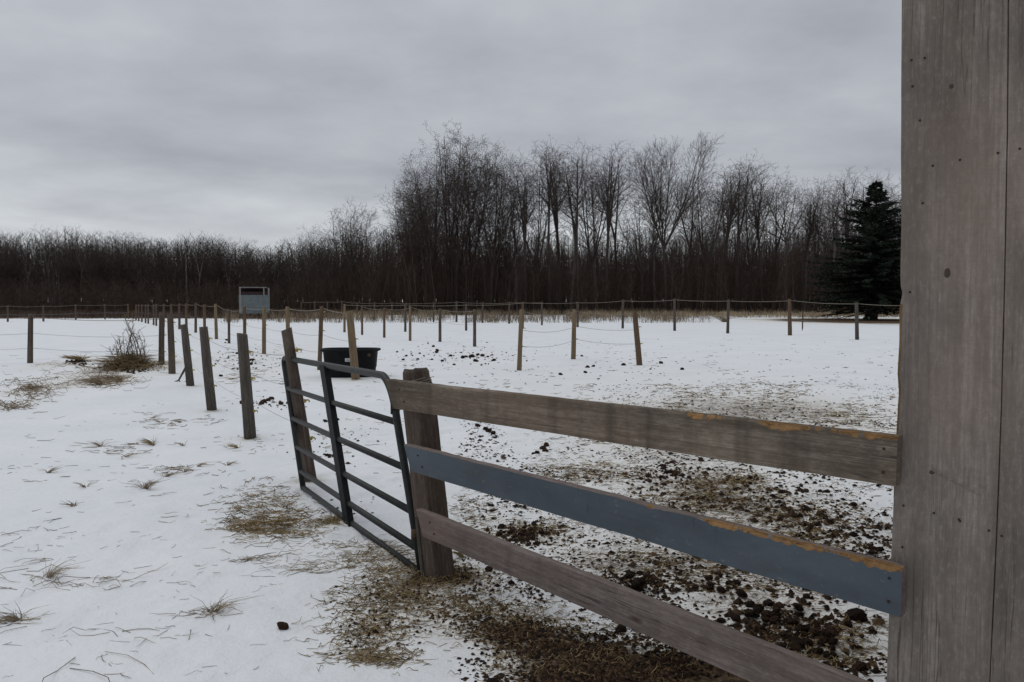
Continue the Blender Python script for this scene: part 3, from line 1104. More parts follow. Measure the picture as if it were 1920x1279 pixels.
hT = 0.62
rings = [oval(.50, .30, 0), oval(.525, .32, .02), oval(.545, .335, .20), oval(.555, .343, .215), oval(.585, .365, hT - .07), oval(.60, .375, hT - .06), oval(.645, .42, hT - .045), oval(.65, .425, hT - .015),
         oval(.64, .415, hT), oval(.60, .375, hT - .002), oval(.575, .355, hT - .05), oval(.52, .31, .06)]
V = [p for r_ in rings for p in r_]
n = 40
Fc = []
for i in range(len(rings) - 1):
    for k in range(n):
        k2 = (k + 1) % n
        Fc.append((i * n + k, i * n + k2, (i + 1) * n + k2, (i + 1) * n + k))
Fc.append(tuple(range(n - 1, -1, -1)))
o = (len(rings) - 1) * n
Fc.append(tuple(range(o, o + n)))
to = link('shell', mesh_from('shell', V, Fc, True, [M_TUB]))
to.parent = tub
mb = MB()
mb.box((0.01, -0.367, 0.39), (0.12, 0.004, 0.075), Matrix.Rotation(R(4), 3, 'X'))
for q in range(3):
    mb.box((0.01, -0.3705, 0.37 + q * 0.02), (0.095 - 0.02 * q, 0.002, 0.006), Matrix.Rotation(R(4), 3, 'X'), m=1)
mb.build('sticker', [M_STICK, M_TUB], tub)
mb = MB()
mb.tube([(0.47, -0.37, 0.50), (0.47, -0.392, 0.50)], 0.035, 12)
mb.build('plug', M_RUST, tub)

# ------------------------------------------------------------------ stock trailer
td = 78.0
pl, pr_ = at_depth(450, 600, td), at_depth(505, 600, td)
trailer = thing('stock_trailer', 'pale grey open topped livestock trailer parked before the dark wood', 'trailer', ((pl.x + pr_.x) / 2, td, 0))
w2 = (pr_.x - pl.x) / 2
trailer.rotation_euler = (0, 0, math.atan2(-trailer.location.x, td))
mb = MB()
zb0, zb1, zr = 0.55, 2.24, 2.93
mb.box((0, 0, (zb0 + zb1) / 2), (2 * w2, 0.06, zb1 - zb0))
for q in range(5):
    mb.box((0, -0.045, zb0 + 0.2 + q * 0.33), (2 * w2 - 0.3, 0.03, 0.05))
for s in (-1, 1):
    mb.box((s * (w2 - 0.03), 2.4, (zb0 + zb1) / 2), (0.05, 4.7, zb1 - zb0))
mb.box((0, 4.75, (zb0 + zb1) / 2), (2 * w2 - 0.1, 0.05, zb1 - zb0))
mb.box((0, 2.4, zb0 - 0.05), (2 * w2, 4.7, 0.09))
mb.build('body', M_GALV, trailer)
posts_ = [(x, 0.0) for x in (-w2 + 0.12, w2 - 0.52, w2 - 0.06)] + [(q * (w2 - 0.05), y) for y in (1.6, 3.2, 4.7) for q in (-1, 1)]
for x, y in posts_:
    mb = MB()
    mb.box((x, y, (zb1 + zr) / 2), (0.10, 0.08, zr - zb1))
    mb.build('upright', M_FRAMEG, trailer)
mb = MB()
mb.box((-w2 + 0.13, -0.05, (zb0 + zb1) / 2), (0.2, 0.04, zb1 - zb0))
mb.build('corner_trim', M_FRAMEG, trailer)
mb = MB()
mb.box((-0.1, 2.35, zr + 0.03), (2 * w2 - 0.25, 4.9, 0.07))
mb.build('roof', M_FRAMEG, trailer)
mb = MB()
mb.box((0, 4.68, (zb1 + zr) / 2 - 0.01), (2 * w2 - 0.2, 0.04, zr - zb1 - 0.06))
mb.build('inner_panel', M_MAROON, trailer)
mb = MB()
mb.box((0, 0.06, zb1 + 0.16), (2 * w2 - 0.3, 0.03, 0.26))
mb.build('tail_panel', M_MAROON, trailer)
for y in (2.0, 2.9):
    for s in (-1, 1):
        mb = MB()
        mb.tube([(s * (w2 + 0.02), y, 0.36), (s * (w2 + 0.2), y, 0.36)], 0.36, 18)
        mb.build('wheel', M_TYRE, trailer, True)

# ------------------------------------------------------------------ bare trees
def grow(seed, H, kind):
    """returns trunk segments, branch segments, twig tips"""
    rg = random.Random(seed)
    trunk, br, tips = [], [], []
    P = {
        'vase': dict(fork=0.26, limbs=(4, 5), spread=(9, 26), side=42, up=0.13, len=0.24),
        'fan': dict(fork=0.40, limbs=(6, 7), spread=(14, 32), side=26, up=0.10, len=0.22),
        'slim': dict(fork=0.50, limbs=(2, 3), spread=(5, 16), side=44, up=0.14, len=0.19),
        'spread': dict(fork=0.30, limbs=(4, 6), spread=(14, 42), side=44, up=0.12, len=0.26),
        'flat': dict(fork=0.55, limbs=(4, 5), spread=(30, 55), side=50, up=0.02, len=0.22),
        'clump': dict(fork=0.05, limbs=(6, 8), spread=(4, 22), side=40, up=0.15, len=0.19),
    }[kind]

    def perp(d):
        a = d.cross(Vector((0.3, 0.2, 1)) if abs(d.z) < 0.95 else Vector((1, 0, 0))).normalized()
        return a, d.cross(a)

    def tilt(d, ang, az):
        a, b = perp(d)
        return (d * math.cos(ang) + (a * math.cos(az) + b * math.sin(az)) * math.sin(ang)).normalized()

    def shoot(p, d, L, r, lvl, up, dest):
        n = max(2, int(L / (0.75 if lvl < 2 else 0.5 if lvl == 2 else 0.4)))
        n = min(n, 16 if lvl == 0 else 10)
        step = L / n
        az = rg.uniform(0, 6.28)
        for i in range(n):
            f0, f1 = i / n, (i + 1) / n
            d = (d + Vector((rg.gauss(0, .04 if lvl else .026), rg.gauss(0, .04 if lvl else .026), up * 0.28 + rg.gauss(0, .03)))).normalized()
            q = p + d * step
            ra, rb = max(r * (1 - 0.82 * f0), 0.012), max(r * (1 - 0.82 * f1), 0.009)
            dest.append((*p, *q, ra, rb))
            if lvl < 4 and f1 > (0.16 if lvl == 0 else 0.15):
                k = {0: 1.3, 1: 1.3, 2: 1.25, 3: 0.8}[lvl]
                m = int(k) + (rg.random() < k - int(k))
                for _ in range(m):
                    az += 2.4 + rg.uniform(-.5, .5)
                    ang = R(P['side'] * rg.uniform(0.7, 1.35))
                    cl = {0: P['len'] * H * rg.uniform(.5, 1.05) * (0.30 + 0.70 * math.sin(math.pi * min(0.25 + f1 * 0.68, 1))), 1: L * rg.uniform(.35, .6) * (1 - 0.5 * f1) + 0.3,
                          2: L * rg.uniform(.4, .65), 3: rg.uniform(.3, .55)}[lvl]
                    if cl < 0.25:
                        continue
                    shoot(q, tilt(d, ang, az), cl, max(rb * 0.62, 0.013), lvl + 1, P['up'], br)
            p = q
        if lvl >= 2:
            tips.append(tuple(p))

    r0 = H * 0.011
    hf = H * P['fork']
    p = Vector((0, 0, -0.2))
    d = Vector((rg.gauss(0, .02), rg.gauss(0, .02), 1)).normalized()
    n = max(2, int(hf / 1.2))
    for i in range(n):
        d = (d + Vector((rg.gauss(0, .025), rg.gauss(0, .025), 0.05))).normalized()
        q = p + d * ((hf + 0.2) / n)
        trunk.append((*p, *q, r0 * (1.25 if i == 0 else 1 - 0.25 * i / n), r0 * (1 - 0.25 * (i + 1) / n)))
        p = q
    k = rg.randint(*P['limbs'])
    for j in range(k):
        az = 6.28 * j / k + rg.uniform(-.5, .5)
        ang = R(rg.uniform(*P['spread'])) * (0.35 if j == 0 else 1)
        Ll = (H - hf) * rg.uniform(0.82, 1.02) * (1.0 if j == 0 else 0.95) / max(math.cos(ang), 0.75)
        shoot(p, tilt(d, ang, az), Ll, r0 * (0.72 if k < 4 else 0.5), 0, P['up'] * 0.5, trunk)
    return trunk, br, tips


def leaf_quads(tips, rg, n, size):
    pts = [tips[rg.randrange(len(tips))] for _ in range(n)]
    V = np.zeros((n, 4, 3))
    for i, p in enumerate(pts):
        c = np.array(p) + np.array([rg.gauss(0, .10), rg.gauss(0, .10), rg.gauss(0, .12)])
        a = np.array([rg.gauss(0, 1), rg.gauss(0, 1), rg.gauss(0, 1)])
        a /= np.linalg.norm(a)
        b = np.cross(a, np.array([rg.gauss(0, 1), rg.gauss(0, 1), rg.gauss(0, 1)]))
        b /= np.linalg.norm(b)
        s = size * rg.uniform(.6, 1.3)
        V[i] = [c - a * s, c + b * s * .6, c + a * s, c - b * s * .6]
    return V.reshape(-1, 3), np.arange(4 * n).reshape(n, 4)


def make_tree(seed, H, kind, bmat, tmat, leaves=0, lsize=0.07):
    tr, br, tips = grow(seed, H, kind)
    me_t = seg_mesh('trunk', tr, bmat, 6)
    me_c = seg_mesh('crown', br, tmat, 3)
    me_l = None
    if leaves:
        lv, lq = leaf_quads(tips, random.Random(seed + 5), leaves, lsize)
        me_l = mesh_np('leaves', lv, lq, M_LEAF)
    return me_t, me_c, me_l


PROTO = {}


def proto(key, *a, **k):
    if key not in PROTO:
        PROTO[key] = make_tree(*a, **k)
    return PROTO[key]


def place_tree(name, meshes, x, y, rz, s, label, group=None, cat='tree', sz=None):
    t = thing(name, label, cat, (x, y, -0.05), group)
    t.rotation_euler = (0, 0, rz)
    t.scale = (s, s, sz or s)
    for nm, me in zip(('trunk', 'crown', 'leaves'), meshes):
        if me:
            o = link(nm, me)
            o.parent = t
    return t


kinds = ['vase', 'slim', 'spread', 'fan', 'clump', 'flat']
TALL = {}
TALL['vase1'] = make_tree(11, 24, 'vase', B_DARK, T_DARK, 5200, 0.055)
TALL['vase2'] = make_tree(12, 24, 'vase', B_DARK, T_DARK, 3000, 0.052)
TALL['vase3'] = make_tree(13, 22, 'vase', B_DARK, T_GREY)
TALL['clump1'] = make_tree(14, 24, 'clump', B_DARK, T_DARK, 3600, 0.055)
TALL['slim1'] = make_tree(15, 22, 'slim', B_DARK, T_GREY)
TALL['slim2'] = make_tree(16, 22, 'slim', B_PALE, T_GREY)
TALL['slim3'] = make_tree(17, 22, 'slim', B_DARK, T_DARK)
TALL['fan1'] = make_tree(118, 24, 'fan', B_DARK, T_DARK)
TALL['spread1'] = make_tree(19, 18, 'spread', B_DARK, T_DARK)
TALL['spread2'] = make_tree(20, 18, 'spread', B_GREY, T_GREY)
TALL['flat1'] = make_tree(21, 19, 'flat', B_GREY, T_GREY)
TALL['clump2'] = make_tree(22, 16, 'clump', B_DARK, T_DARK, 1500, 0.06)
BASEH = {'vase1': 24, 'vase2': 24, 'vase3': 22, 'clump1': 24, 'slim1': 22, 'slim2': 22, 'slim3': 22, 'fan1': 24, 'spread1': 18, 'spread2': 18, 'flat1': 19, 'clump2': 16}
# measured tops of the meshes
for k_, ms_ in TALL.items():
    zmax = max(max((v.co.z for v in m_.vertices), default=0) for m_ in ms_[:2])
    BASEH[k_] = zmax

tr_rng = random.Random(99)


def tree_at(key, px, top, dist, name, label, group=None, rz=None):
    d = ray(px, HOR)
    x = d.x / d.y * dist
    H = CH + (HOR - top) / F * dist
    s = H / BASEH[key]
    return place_tree(name, TALL[key], x, dist, tr_rng.uniform(0, 6.28) if rz is None else rz, s * tr_rng.uniform(.97, 1.03), label, group, sz=s)


# the big clump of leaf-holding trees
gl = 'leaf holding trees of the tall clump'
ll = 'tall dark bare tree with withered leaves in the clump behind the tub'
tree_at('clump1', 845, 232, 106, 'bare_tree', 'tallest tree of the clump, crown of many stems with withered leaves at its tips')
for px, top, dist, key in [(800, 292, 104, 'vase1'), (770, 332, 107, 'vase2'), (882, 240, 108, 'vase1'), (920, 252, 105, 'vase2'), (940, 300, 109, 'clump1'), (860, 262, 112, 'vase2'), (815, 270, 113, 'vase1'), (768, 345, 110, 'vase1'), (790, 318, 116, 'vase2')]:
    tree_at(key, px, top, dist, 'bare_tree', ll, gl)
# rounded trees left of it
tree_at('spread1', 668, 370, 108, 'bare_tree', 'round crowned bare tree standing above the dark wood left of the clump')
tree_at('clump2', 640, 392, 113, 'bare_tree', 'bare many stemmed tree close beside the round crowned tree')
tree_at('spread2', 612, 415, 116, 'bare_tree', 'small rounded bare tree at the left foot of the tall trees')
# the loose group right of the clump
g2, l2 = 'slender trees of the middle group', 'tall slender bare tree in the open group between the clump and the fan tree'
for px, top, dist, key in [(985, 300, 104, 'slim1'), (1008, 275, 106, 'vase3'), (1030, 265, 105, 'slim3'), (1052, 262, 108, 'slim1'), (1085, 268, 104, 'slim3'), (1108, 256, 107, 'vase3'), (1135, 272, 105, 'slim1'), (1160, 290, 109, 'slim3'), (970, 345, 108, 'slim2'), (1070, 300, 112, 'slim2'), (1120, 310, 114, 'slim2')]:
    tree_at(key, px, top, dist, 'bare_tree', l2, g2)
tree_at('fan1', 1248, 248, 103, 'bare_tree', 'tall bare tree with wide fan of straight limbs above the tan posts')
tree_at('spread2', 1205, 330, 108, 'bare_tree', 'thin bare tree leaning in the gap left of the fan tree')
tree_at('slim2', 1228, 340, 110, 'bare_tree', 'slim grey bare tree close behind the fan tree')
g3, l3 = 'grey trees right of the fan tree', 'bare grey tree in the even row right of the fan tree'
for px, top, dist, key in [(1322, 292, 104, 'vase3'), (1350, 300, 107, 'slim1'), (1380, 288, 105, 'slim3'), (1405, 296, 108, 'vase3'), (1428, 318, 106, 'slim1'), (1300, 330, 110, 'slim3'), (1365, 320, 113, 'slim2'), (1340, 335, 115, 'spread2')]:
    tree_at(key, px, top, dist, 'bare_tree', l3, g3)
tree_at('flat1', 1472, 312, 104, 'bare_tree', 'bare tree with a flat spreading top of crooked branches')
g4, l4 = 'trees near the spruce', 'bare tree with fine grey twigs beside the dark spruce'
for px, top, dist, key in [(1450, 335, 108, 'slim3'), (1500, 345, 106, 'slim1'), (1530, 325, 105, 'vase3'), (1555, 335, 108, 'slim2'), (1590, 318, 104, 'slim1'), (1612, 322, 107, 'slim3'), (1640, 320, 98, 'vase3'), (1665, 345, 100, 'slim1'), (1690, 360, 104, 'slim2'), (1720, 350, 104, 'vase3'), (1575, 350, 112, 'spread2'), (1510, 360, 114, 'slim2'), (1760, 340, 104, 'slim3')]:
    tree_at(key, px, top, dist, 'bare_tree', l4, g4)

# left wood: front row of individual trees, then the mass behind
LOWT = {}
for i, (kd, bm_, tm_) in enumerate([('spread', B_DARK, T_DARK), ('vase', B_GREY, T_GREY), ('spread', B_GREY, T_GREY), ('vase', B_DARK, T_GREY), ('clump', B_DARK, T_DARK), ('slim', B_PALE, T_GREY)]):
    LOWT[i] = make_tree(40 + i, 15, kd, bm_, tm_)
LOWH = {k_: max(max(v.co.z for v in m_.vertices) for m_ in ms_[:2]) for k_, ms_ in LOWT.items()}
sky_px = [(-120, 430), (0, 425), (40, 440), (60, 432), (100, 424), (130, 422), (170, 436), (240, 434), (300, 440), (330, 445), (370, 428), (410, 442), (450, 450), (500, 456), (560, 448), (600, 440), (700, 440)]


def skyline(px):
    return float(np.interp(px, [a for a, _ in sky_px], [b for _, b in sky_px]))


g5, l5 = 'trees at the edge of the left wood', 'bare tree in the low dark wood on the left'
px = -60.0
i = 0
while px < 620:
    dist = tr_rng.uniform(138, 152)
    k_ = tr_rng.choice([0, 1, 1, 2, 3, 3, 4, 2] if tr_rng.random() > 0.16 else [5])
    top = skyline(px) + tr_rng.uniform(-6, 22)
    d = ray(px, HOR)
    H = CH + (HOR - top) / F * dist
    lab = l5 if k_ != 5 else 'pale barked bare tree in the low dark wood on the left'
    place_tree('bare_tree', LOWT[k_], d.x / d.y * dist, dist, tr_rng.uniform(0, 6.28), H / LOWH[k_] * tr_rng.uniform(.9, 1.05), lab, g5 if k_ != 5 else 'pale trees of the left wood', sz=H / LOWH[k_])
    px += tr_rng.uniform(7, 12)
    i += 1


# ------------------------------------------------------------------ the mass of the wood and its brush
def sapling_mass(name, n, xr, yr, hfun, mat, seed, label, cat, twigs=14, r0=0.06, lean=0.05, pale=0.06):
    rg = np.random.default_rng(seed)
    S, tone = [], []
    for i in range(n):
        y = rg.uniform(*yr)
        x = rg.uniform(xr[0], xr[1]) * y
        H = hfun(960 + F * x / y, y) * rg.uniform(0.62, 1.0)
        if H < 0.8:
            continue
        r = r0 * (0.5 + rg.random()) * min(H / 9, 1.3)
        t = rg.random() * 0.75
        if rg.random() < pale:
            t = 0.8 + 0.2 * rg.random()
        d = np.array([rg.normal(0, lean), rg.normal(0, lean), 1.0])
        p = np.array([x, y, -0.1])
        ns = 4
        for k in range(ns):
            d = d + np.array([rg.normal(0, .05), rg.normal(0, .05), 0])
            q = p + d / np.linalg.norm(d) * H / ns
            S.append((*p, *q, r * (1 - k / ns * .8), r * (1 - (k + 1) / ns * .8)))
            tone.append(t)
            nt_ = twigs // ns
            for m_ in range(nt_):
                f = rg.random()
                if k == 0 and f < 0.6:
                    continue
                a = p + (q - p) * f
                az = rg.random() * 6.28
                le = H * rg.uniform(.10, .27) * (1.15 - 0.18 * k)
                e1 = a + np.array([math.cos(az) * .75, math.sin(az) * .75, .65]) * le * .55
                e2 = e1 + np.array([math.cos(az) * .45 + rg.normal(0, .2), math.sin(az) * .45 + rg.normal(0, .2), .7]) * le * .6
                rr = max(r * .34 * (1 - k / ns * .6), .012)
                S.append((*a, *e1, rr, rr * .75)); tone.append(t * .8)
                S.append((*e1, *e2, rr * .75, .009)); tone.append(t * .8)
                e3 = e1 + np.array([rg.normal(0, .5), rg.normal(0, .5), .6]) * le * .6
                S.append((*e1, *e3, rr * .6, .009)); tone.append(t * .7)
            p = q
    o = link(name, seg_mesh(name, S, mat, 3, tone))
    return tag(o, label, cat, kind='stuff')


def h_back(px, y):
    if px < 640:
        top = skyline(px) + 6
    else:
        top = float(np.interp(px, [640, 720, 960, 1180, 1300, 1500, 1700, 1900], [436, 425, 432, 432, 420, 408, 400, 400]))
    return CH + (HOR - top) / F * y


sapling_mass('far_wood', 4300, (-0.72, 0.66), (150, 185), h_back, M_WOODS, 3, 'dense mass of bare dark trees filling the far edge of the field', 'wood', 26, 0.085, 0.09)


def h_brush(px, y):
    top = float(np.interp(px, [-200, 0, 560, 640, 720, 760, 820, 900, 960, 1050, 1200, 1260, 1500, 1900], [520, 520, 520, 470, 450, 425, 430, 425, 455, 470, 470, 440, 455, 455]))
    return CH + (HOR - top) / F * y


sapling_mass('underbrush', 3600, (-0.66, 0.62), (100, 136), h_brush, M_BRUSH, 8, 'tangle of dark red brown brush under the bare trees', 'brush', 20, 0.03, 0.10, 0.05)


def grass_band(name, n, pxr, pyr, hmin, hmax, mat, seed, label, cat, r=0.010, mask=None):
    rg = random.Random(seed)
    S, tone = [], []
    for i in range(n):
        px, py = rg.uniform(*pxr), rg.uniform(*pyr)
        if mask and mask(px, py) < rg.random():
            continue
        x, y = ground_at(px, py)
        h = rg.uniform(hmin, hmax)
        t = rg.random()
        for _ in range(3):
            xx, yy = x + rg.gauss(0, .15), y + rg.gauss(0, .3)
            l1 = rg.gauss(0, .25)
            a = (xx, yy, -0.03)
            b = (xx + l1 * h * .4, yy + rg.gauss(0, .1) * h, h * .6)
            c = (xx + l1 * h * 1.1, yy + rg.gauss(0, .2) * h, h * rg.uniform(.75, 1))
            S.append((*a, *b, r, r * .8)); S.append((*b, *c, r * .8, r * .3))
            tone += [t, t]
    return tag(link(name, seg_mesh(name, S, mat, 3, tone)), label, cat, kind='stuff')


grass_band('dry_grass', 8000, (1090, 1760), (580, 596), 0.25, 0.7, M_DRYG, 5, 'strip of tan dry grass behind the far rope fence', 'dry grass', 0.014,
           lambda px, py: 0.35 + 0.65 * max(0, mn.noise(Vector((px * .02, py * .2, 0))) + .45))
grass_band('dry_weeds', 6500, (420, 1330), (587, 606), 0.3, 1.0, M_STEM, 6, 'ragged brown weeds along the far fence below the tall trees', 'weeds', 0.010,
           lambda px, py: max(0.05, 0.55 + 1.1 * mn.noise(Vector((px * .018, py * .12, 3)))))
grass_band('brown_grass', 7000, (-200, 640), (582, 598), 0.3, 0.8, M_BRUSH, 9, 'dark brown grass at the foot of the left wood', 'dry grass', 0.016)

# ------------------------------------------------------------------ spruce
def make_spruce():
    rg = random.Random(31)
    x, y = ground_at(1638, 600)
    H = CH + (HOR - 345) / F * y + 0.1
    root = thing('spruce_tree', 'big dark green spruce with bare lower boughs beside the barn edge', 'tree', (x, y, 0))
    tr = [(0, 0, -0.2, 0, 0, 1.5, .36, .31), (0, 0, 1.5, 0.03, 0, H * .5, .31, .18), (0.03, 0, H * .5, 0, 0, H, .18, .02)]
    o = link('trunk', seg_mesh('trunk', tr, M_SPTRUNK, 10)); o.parent = root
    wood_s, V = [], []
    dead = []
    z = 0.7
    while z < H - 0.15:
        f = (z) / H
        Lb = (7.4 * (1 - f) ** 0.68 * min(1, .25 + 3.2 * (1 - f)) + 0.1) * (0.75 if z < 1.4 else 1.0)
        nb = int(7 + 5 * (1 - f))
        for k in range(nb):
            az = rg.uniform(0, 6.28)
            L = Lb * rg.uniform(.55, 1.05) * (1 + .5 * mn.noise(Vector((math.cos(az) * 1.4, math.sin(az) * 1.4, z * .55))))
            el = 0.5 * f - 0.06 + rg.gauss(0, .07)
            p = Vector((0, 0, z + rg.uniform(-.1, .1)))
            d = Vector((math.cos(az), math.sin(az), el)).normalized()
            ns = max(3, int(L / .4))
            isdead = z < 1.7 and rg.random() < .75
            for i in range(ns):
                q = p + d * L / ns
                d = (d + Vector((rg.gauss(0, .05), rg.gauss(0, .05), -0.02 if i < ns * .6 else .05))).normalized()
                (dead if isdead else wood_s).append((*p, *q, .035 * (1 - i / ns) + .008, .035 * (1 - (i + 1) / ns) + .006))
                if isdead:
                    if rg.random() < .8:
                        e = q + Vector((rg.gauss(0, .4), rg.gauss(0, .4), rg.gauss(-.12, .2)))
                        dead.append((*q, *e, .012, .006))
                elif i > 0:
                    side = d.cross(Vector((0, 0, 1))).normalized()
                    for s in range(9):
                        sgn = 1 if s % 2 else -1
                        b = p.lerp(q, rg.random())
                        ln = rg.uniform(.25, .62) * (1.1 - .45 * i / ns)
                        dd = (d * rg.uniform(.3, .9) + side * sgn * rg.uniform(.4, 1.0) + Vector((0, 0, rg.uniform(-.55, .15)))).normalized()
                        wv = dd.cross(Vector((rg.gauss(0, 1), rg.gauss(0, 1), rg.gauss(0, 1)))).normalized() * ln * .16
                        V += [b - wv * .5, b + dd * ln * .55 - wv, b + dd * ln, b + dd * ln * .5 + wv]
                p = q
        z += rg.uniform(.16, .24)
    bo = link('boughs', seg_mesh('boughs', wood_s + dead, M_SPTRUNK, 3)); bo.parent = root
    Vn = np.array([tuple(v) for v in V])
    co = link('crown', mesh_np('crown', Vn, np.arange(len(Vn)).reshape(-1, 4), M_NEEDLE)); co.parent = root


make_spruce()

# ------------------------------------------------------------------ droppings
def clod_mesh(seed, mat):
    import bmesh
    bm = bmesh.new()
    bmesh.ops.create_icosphere(bm, subdivisions=3, radius=1.0)
    for v in bm.verts:
        c = v.co.copy()
        k = 1 + 0.26 * mn.noise(c * 1.1 + Vector((seed * 9, 0, 0))) + 0.20 * mn.noise(c * 2.6 + Vector((0, seed * 5, 0))) + 0.14 * mn.noise(c * 5.5 + Vector((0, 0, seed))) + 0.08 * mn.noise(c * 12 + Vector((0, 0, seed)))
        v.co = Vector((c.x * 1.12 * k, c.y * k, max(c.z, -0.6) * 0.82 * k))
    me = bpy.data.meshes.new('horse_dropping')
    bm.to_mesh(me)
    bm.free()
    me.materials.append(mat)
    me.polygons.foreach_set('use_smooth', [False] * len(me.polygons))
    return me


CLOD = [clod_mesh(s * 1.37 + .3, M_DUNG if s < 5 else M_DUNG2) for s in range(8)]
dr = random.Random(17)


def dropping(px, py, size, label, group=None, stack=0.0):
    x, y = ground_at(px, py)
    o = link('horse_dropping', CLOD[dr.randrange(8)])
    s = size * dr.uniform(.5, 1.15) * (0.70 if y < 9 else 1.0)
    o.scale = (s, s * dr.uniform(.85, 1.1), s * dr.uniform(.75, 1.0))
    o.location = (x, y, gz(x, y) + s * 0.42 + stack)
    o.rotation_euler = (dr.gauss(0, .25), dr.gauss(0, .25), dr.uniform(0, 6.28))
    tag(o, label, 'dropping', group)
    return o


CL = [
    (980, 1000, 46, 12, 26, .032, 'dark horse dropping in the heap just right of the gate post', 'heap right of the gate post'),
    (1195, 1100, 40, 14, 20, .033, 'dark horse dropping in the heap between blue and bottom rails, mid fence', 'heap in the middle of the fence'),
    (1440, 1148, 55, 15, 24, .038, 'dark horse dropping in the upper heap beside the lower right rail', 'upper heap at the lower right'),
    (1530, 1205, 52, 15, 28, .038, 'dark horse dropping in the biggest heap beside the lower right rail', 'biggest heap at the lower right'),
    (1335, 1100, 32, 16, 10, .036, 'dark horse dropping in the loose heap behind the blue rail', 'loose heap behind the blue rail'),
    (1240, 888, 32, 14, 16, .036, 'dark horse dropping in the heap seen between top and blue rails', 'heap between top and blue rails'),
    (1400, 920, 90, 28, 22, .034, 'brown horse dropping on strawy snow between top and blue rails', 'droppings on strawy snow'),
    (1560, 978, 42, 10, 9, .042, 'brown horse dropping in the line just above the chewed blue rail', 'line above the blue rail'),
    (1545, 925, 60, 12, 9, .036, 'brown horse dropping below the right end of the top rail', 'droppings below the top rail end'),
    (1640, 1030, 24, 18, 14, .030, 'small brown horse dropping piled against the barn edge', 'pile at the barn edge'),
    (1020, 840, 22, 5, 7, .034, 'small dark horse dropping on clean snow below the top rail', 'droppings below the top rail'),
    (922, 806, 18, 4, 7, .034, 'small dark horse dropping right behind the gate post', 'droppings behind the gate post'),
    (500, 757, 32, 6, 12, .04, 'black horse dropping on the snow behind the gate end', 'droppings behind the gate end'),
    (450, 672, 45, 18, 10, .06, 'dark horse dropping on the soiled snow behind the grey posts', 'droppings behind the grey posts'),
    (625, 788, 22, 10, 6, .04, 'dark horse dropping seen through the gate', 'droppings seen through the gate'),
    (622, 852, 18, 5, 6, .036, 'small black horse dropping low behind the gate brace', 'droppings behind the brace'),
    (880, 672, 100, 9, 14, .07, 'dark frozen dropping on the snow between tub and tan posts', 'droppings between tub and tan posts'),
    (780, 662, 50, 10, 8, .055, 'dark frozen dropping on the snow right of the tub', 'droppings right of the tub'),
    (1120, 690, 150, 12, 9, .05, 'dark speck of frozen dropping near the tan posts', 'specks near the tan posts'),
]
for cx_, cy_, rx_, ry_, n_, sz_, lab, grp in CL:
    for i in range(n_):
        a, q = dr.uniform(0, 6.28), abs(dr.gauss(0, .75)) + .12
        ry_e = ry_ * 1.5
        dropping(cx_ + rx_ * q * math.cos(a), cy_ + ry_e * q * math.sin(a), sz_, lab, grp, stack=(0.03 if dr.random() < .22 and n_ > 18 and abs(q) < .5 and cy_ > 700 else 0))
for (px, py, s, lab) in [(530, 1178, .036, 'single dark dropping alone on the clean snow at bottom left'),
                         (1606, 1159, .056, 'large round dark dropping right of the heaps near the barn'),
                         (1637, 1183, .040, 'dark dropping at the barn edge below the blue rail end'),
                         (1590, 1172, .034, 'reddish brown dropping touching the large round one'),
                         (1165, 1182, .04, 'black lump on the snow just under the bottom rail'),
                         (1333, 1250, .042, 'brown dropping half under the bottom rail at the lower edge'),
                         (1075, 1160, .024, 'small dropping on snow under the middle of the bottom rail'),
                         (705, 1186, .02, 'small dark dropping on the straw left of the mud'),
                         (917, 1075, .032, 'small square dark clod on snow beside the gate post foot'),
                         (1612, 1256, .042, 'flat brown dropping at the foot of the barn wall'),
                         (1352, 1166, .034, 'dark dropping lying alone between the two lower right heaps'),
                         (1600, 950, .045, 'biggest brown dropping below the right end of the top rail')]:
    dropping(px, py, s, lab)

# ------------------------------------------------------------------ loose litter
def strands(name, specs, mat, seed, label, cat, uniform=()):
    rg = random.Random(seed)
    S, tone = [], []

    def strand(px, py, ln, r, t, flat):
        x, y = ground_at(px, py)
        z = gz(x, y) + r * .8
        az = rg.uniform(0, 6.28) if rg.random() < .4 else rg.gauss(0.25, .45) + (math.pi if rg.random() < .5 else 0)
        dx, dy = math.cos(az), math.sin(az)
        bend = rg.gauss(0, .22)
        p = (x, y, z + rg.uniform(0, .004))
        k = 3
        for i in range(k):
            az2 = az + bend * (i + 1)
            h = z + max(0, rg.gauss(0, flat))
            q = (p[0] + math.cos(az2) * ln / k, p[1] + math.sin(az2) * ln / k, h)
            S.append((*p, *q, r, r * (.85 if i < k - 1 else .4)))
            tone.append(t)
            p = q

    for (px, py, rx, ry, n, ln, r, flat) in specs:
        for _ in range(int(n * 1.15)):
            strand(px + rg.gauss(0, .55) * rx, py + rg.gauss(0, .55) * ry, ln * rg.uniform(.4, 1.3), r * rg.uniform(.6, 1.2), min(max(rg.gauss(.60, .28), 0), 1), flat)
    for (x0, x1, y0, y1, n, ln, r, flat) in uniform:
        for _ in range(n):
            px, py = rg.uniform(x0, x1), rg.uniform(y0, y1)
            if mn.noise(Vector((px * .012, py * .02, seed))) + .25 < rg.random() * .8:
                continue
            strand(px, py, ln * rg.uniform(.4, 1.3), r * rg.uniform(.6, 1.2), min(max(rg.gauss(.55, .3), 0), 1), flat)
    return tag(link(name, seg_mesh(name, S, mat, 3, tone)), label, cat, kind='stuff')


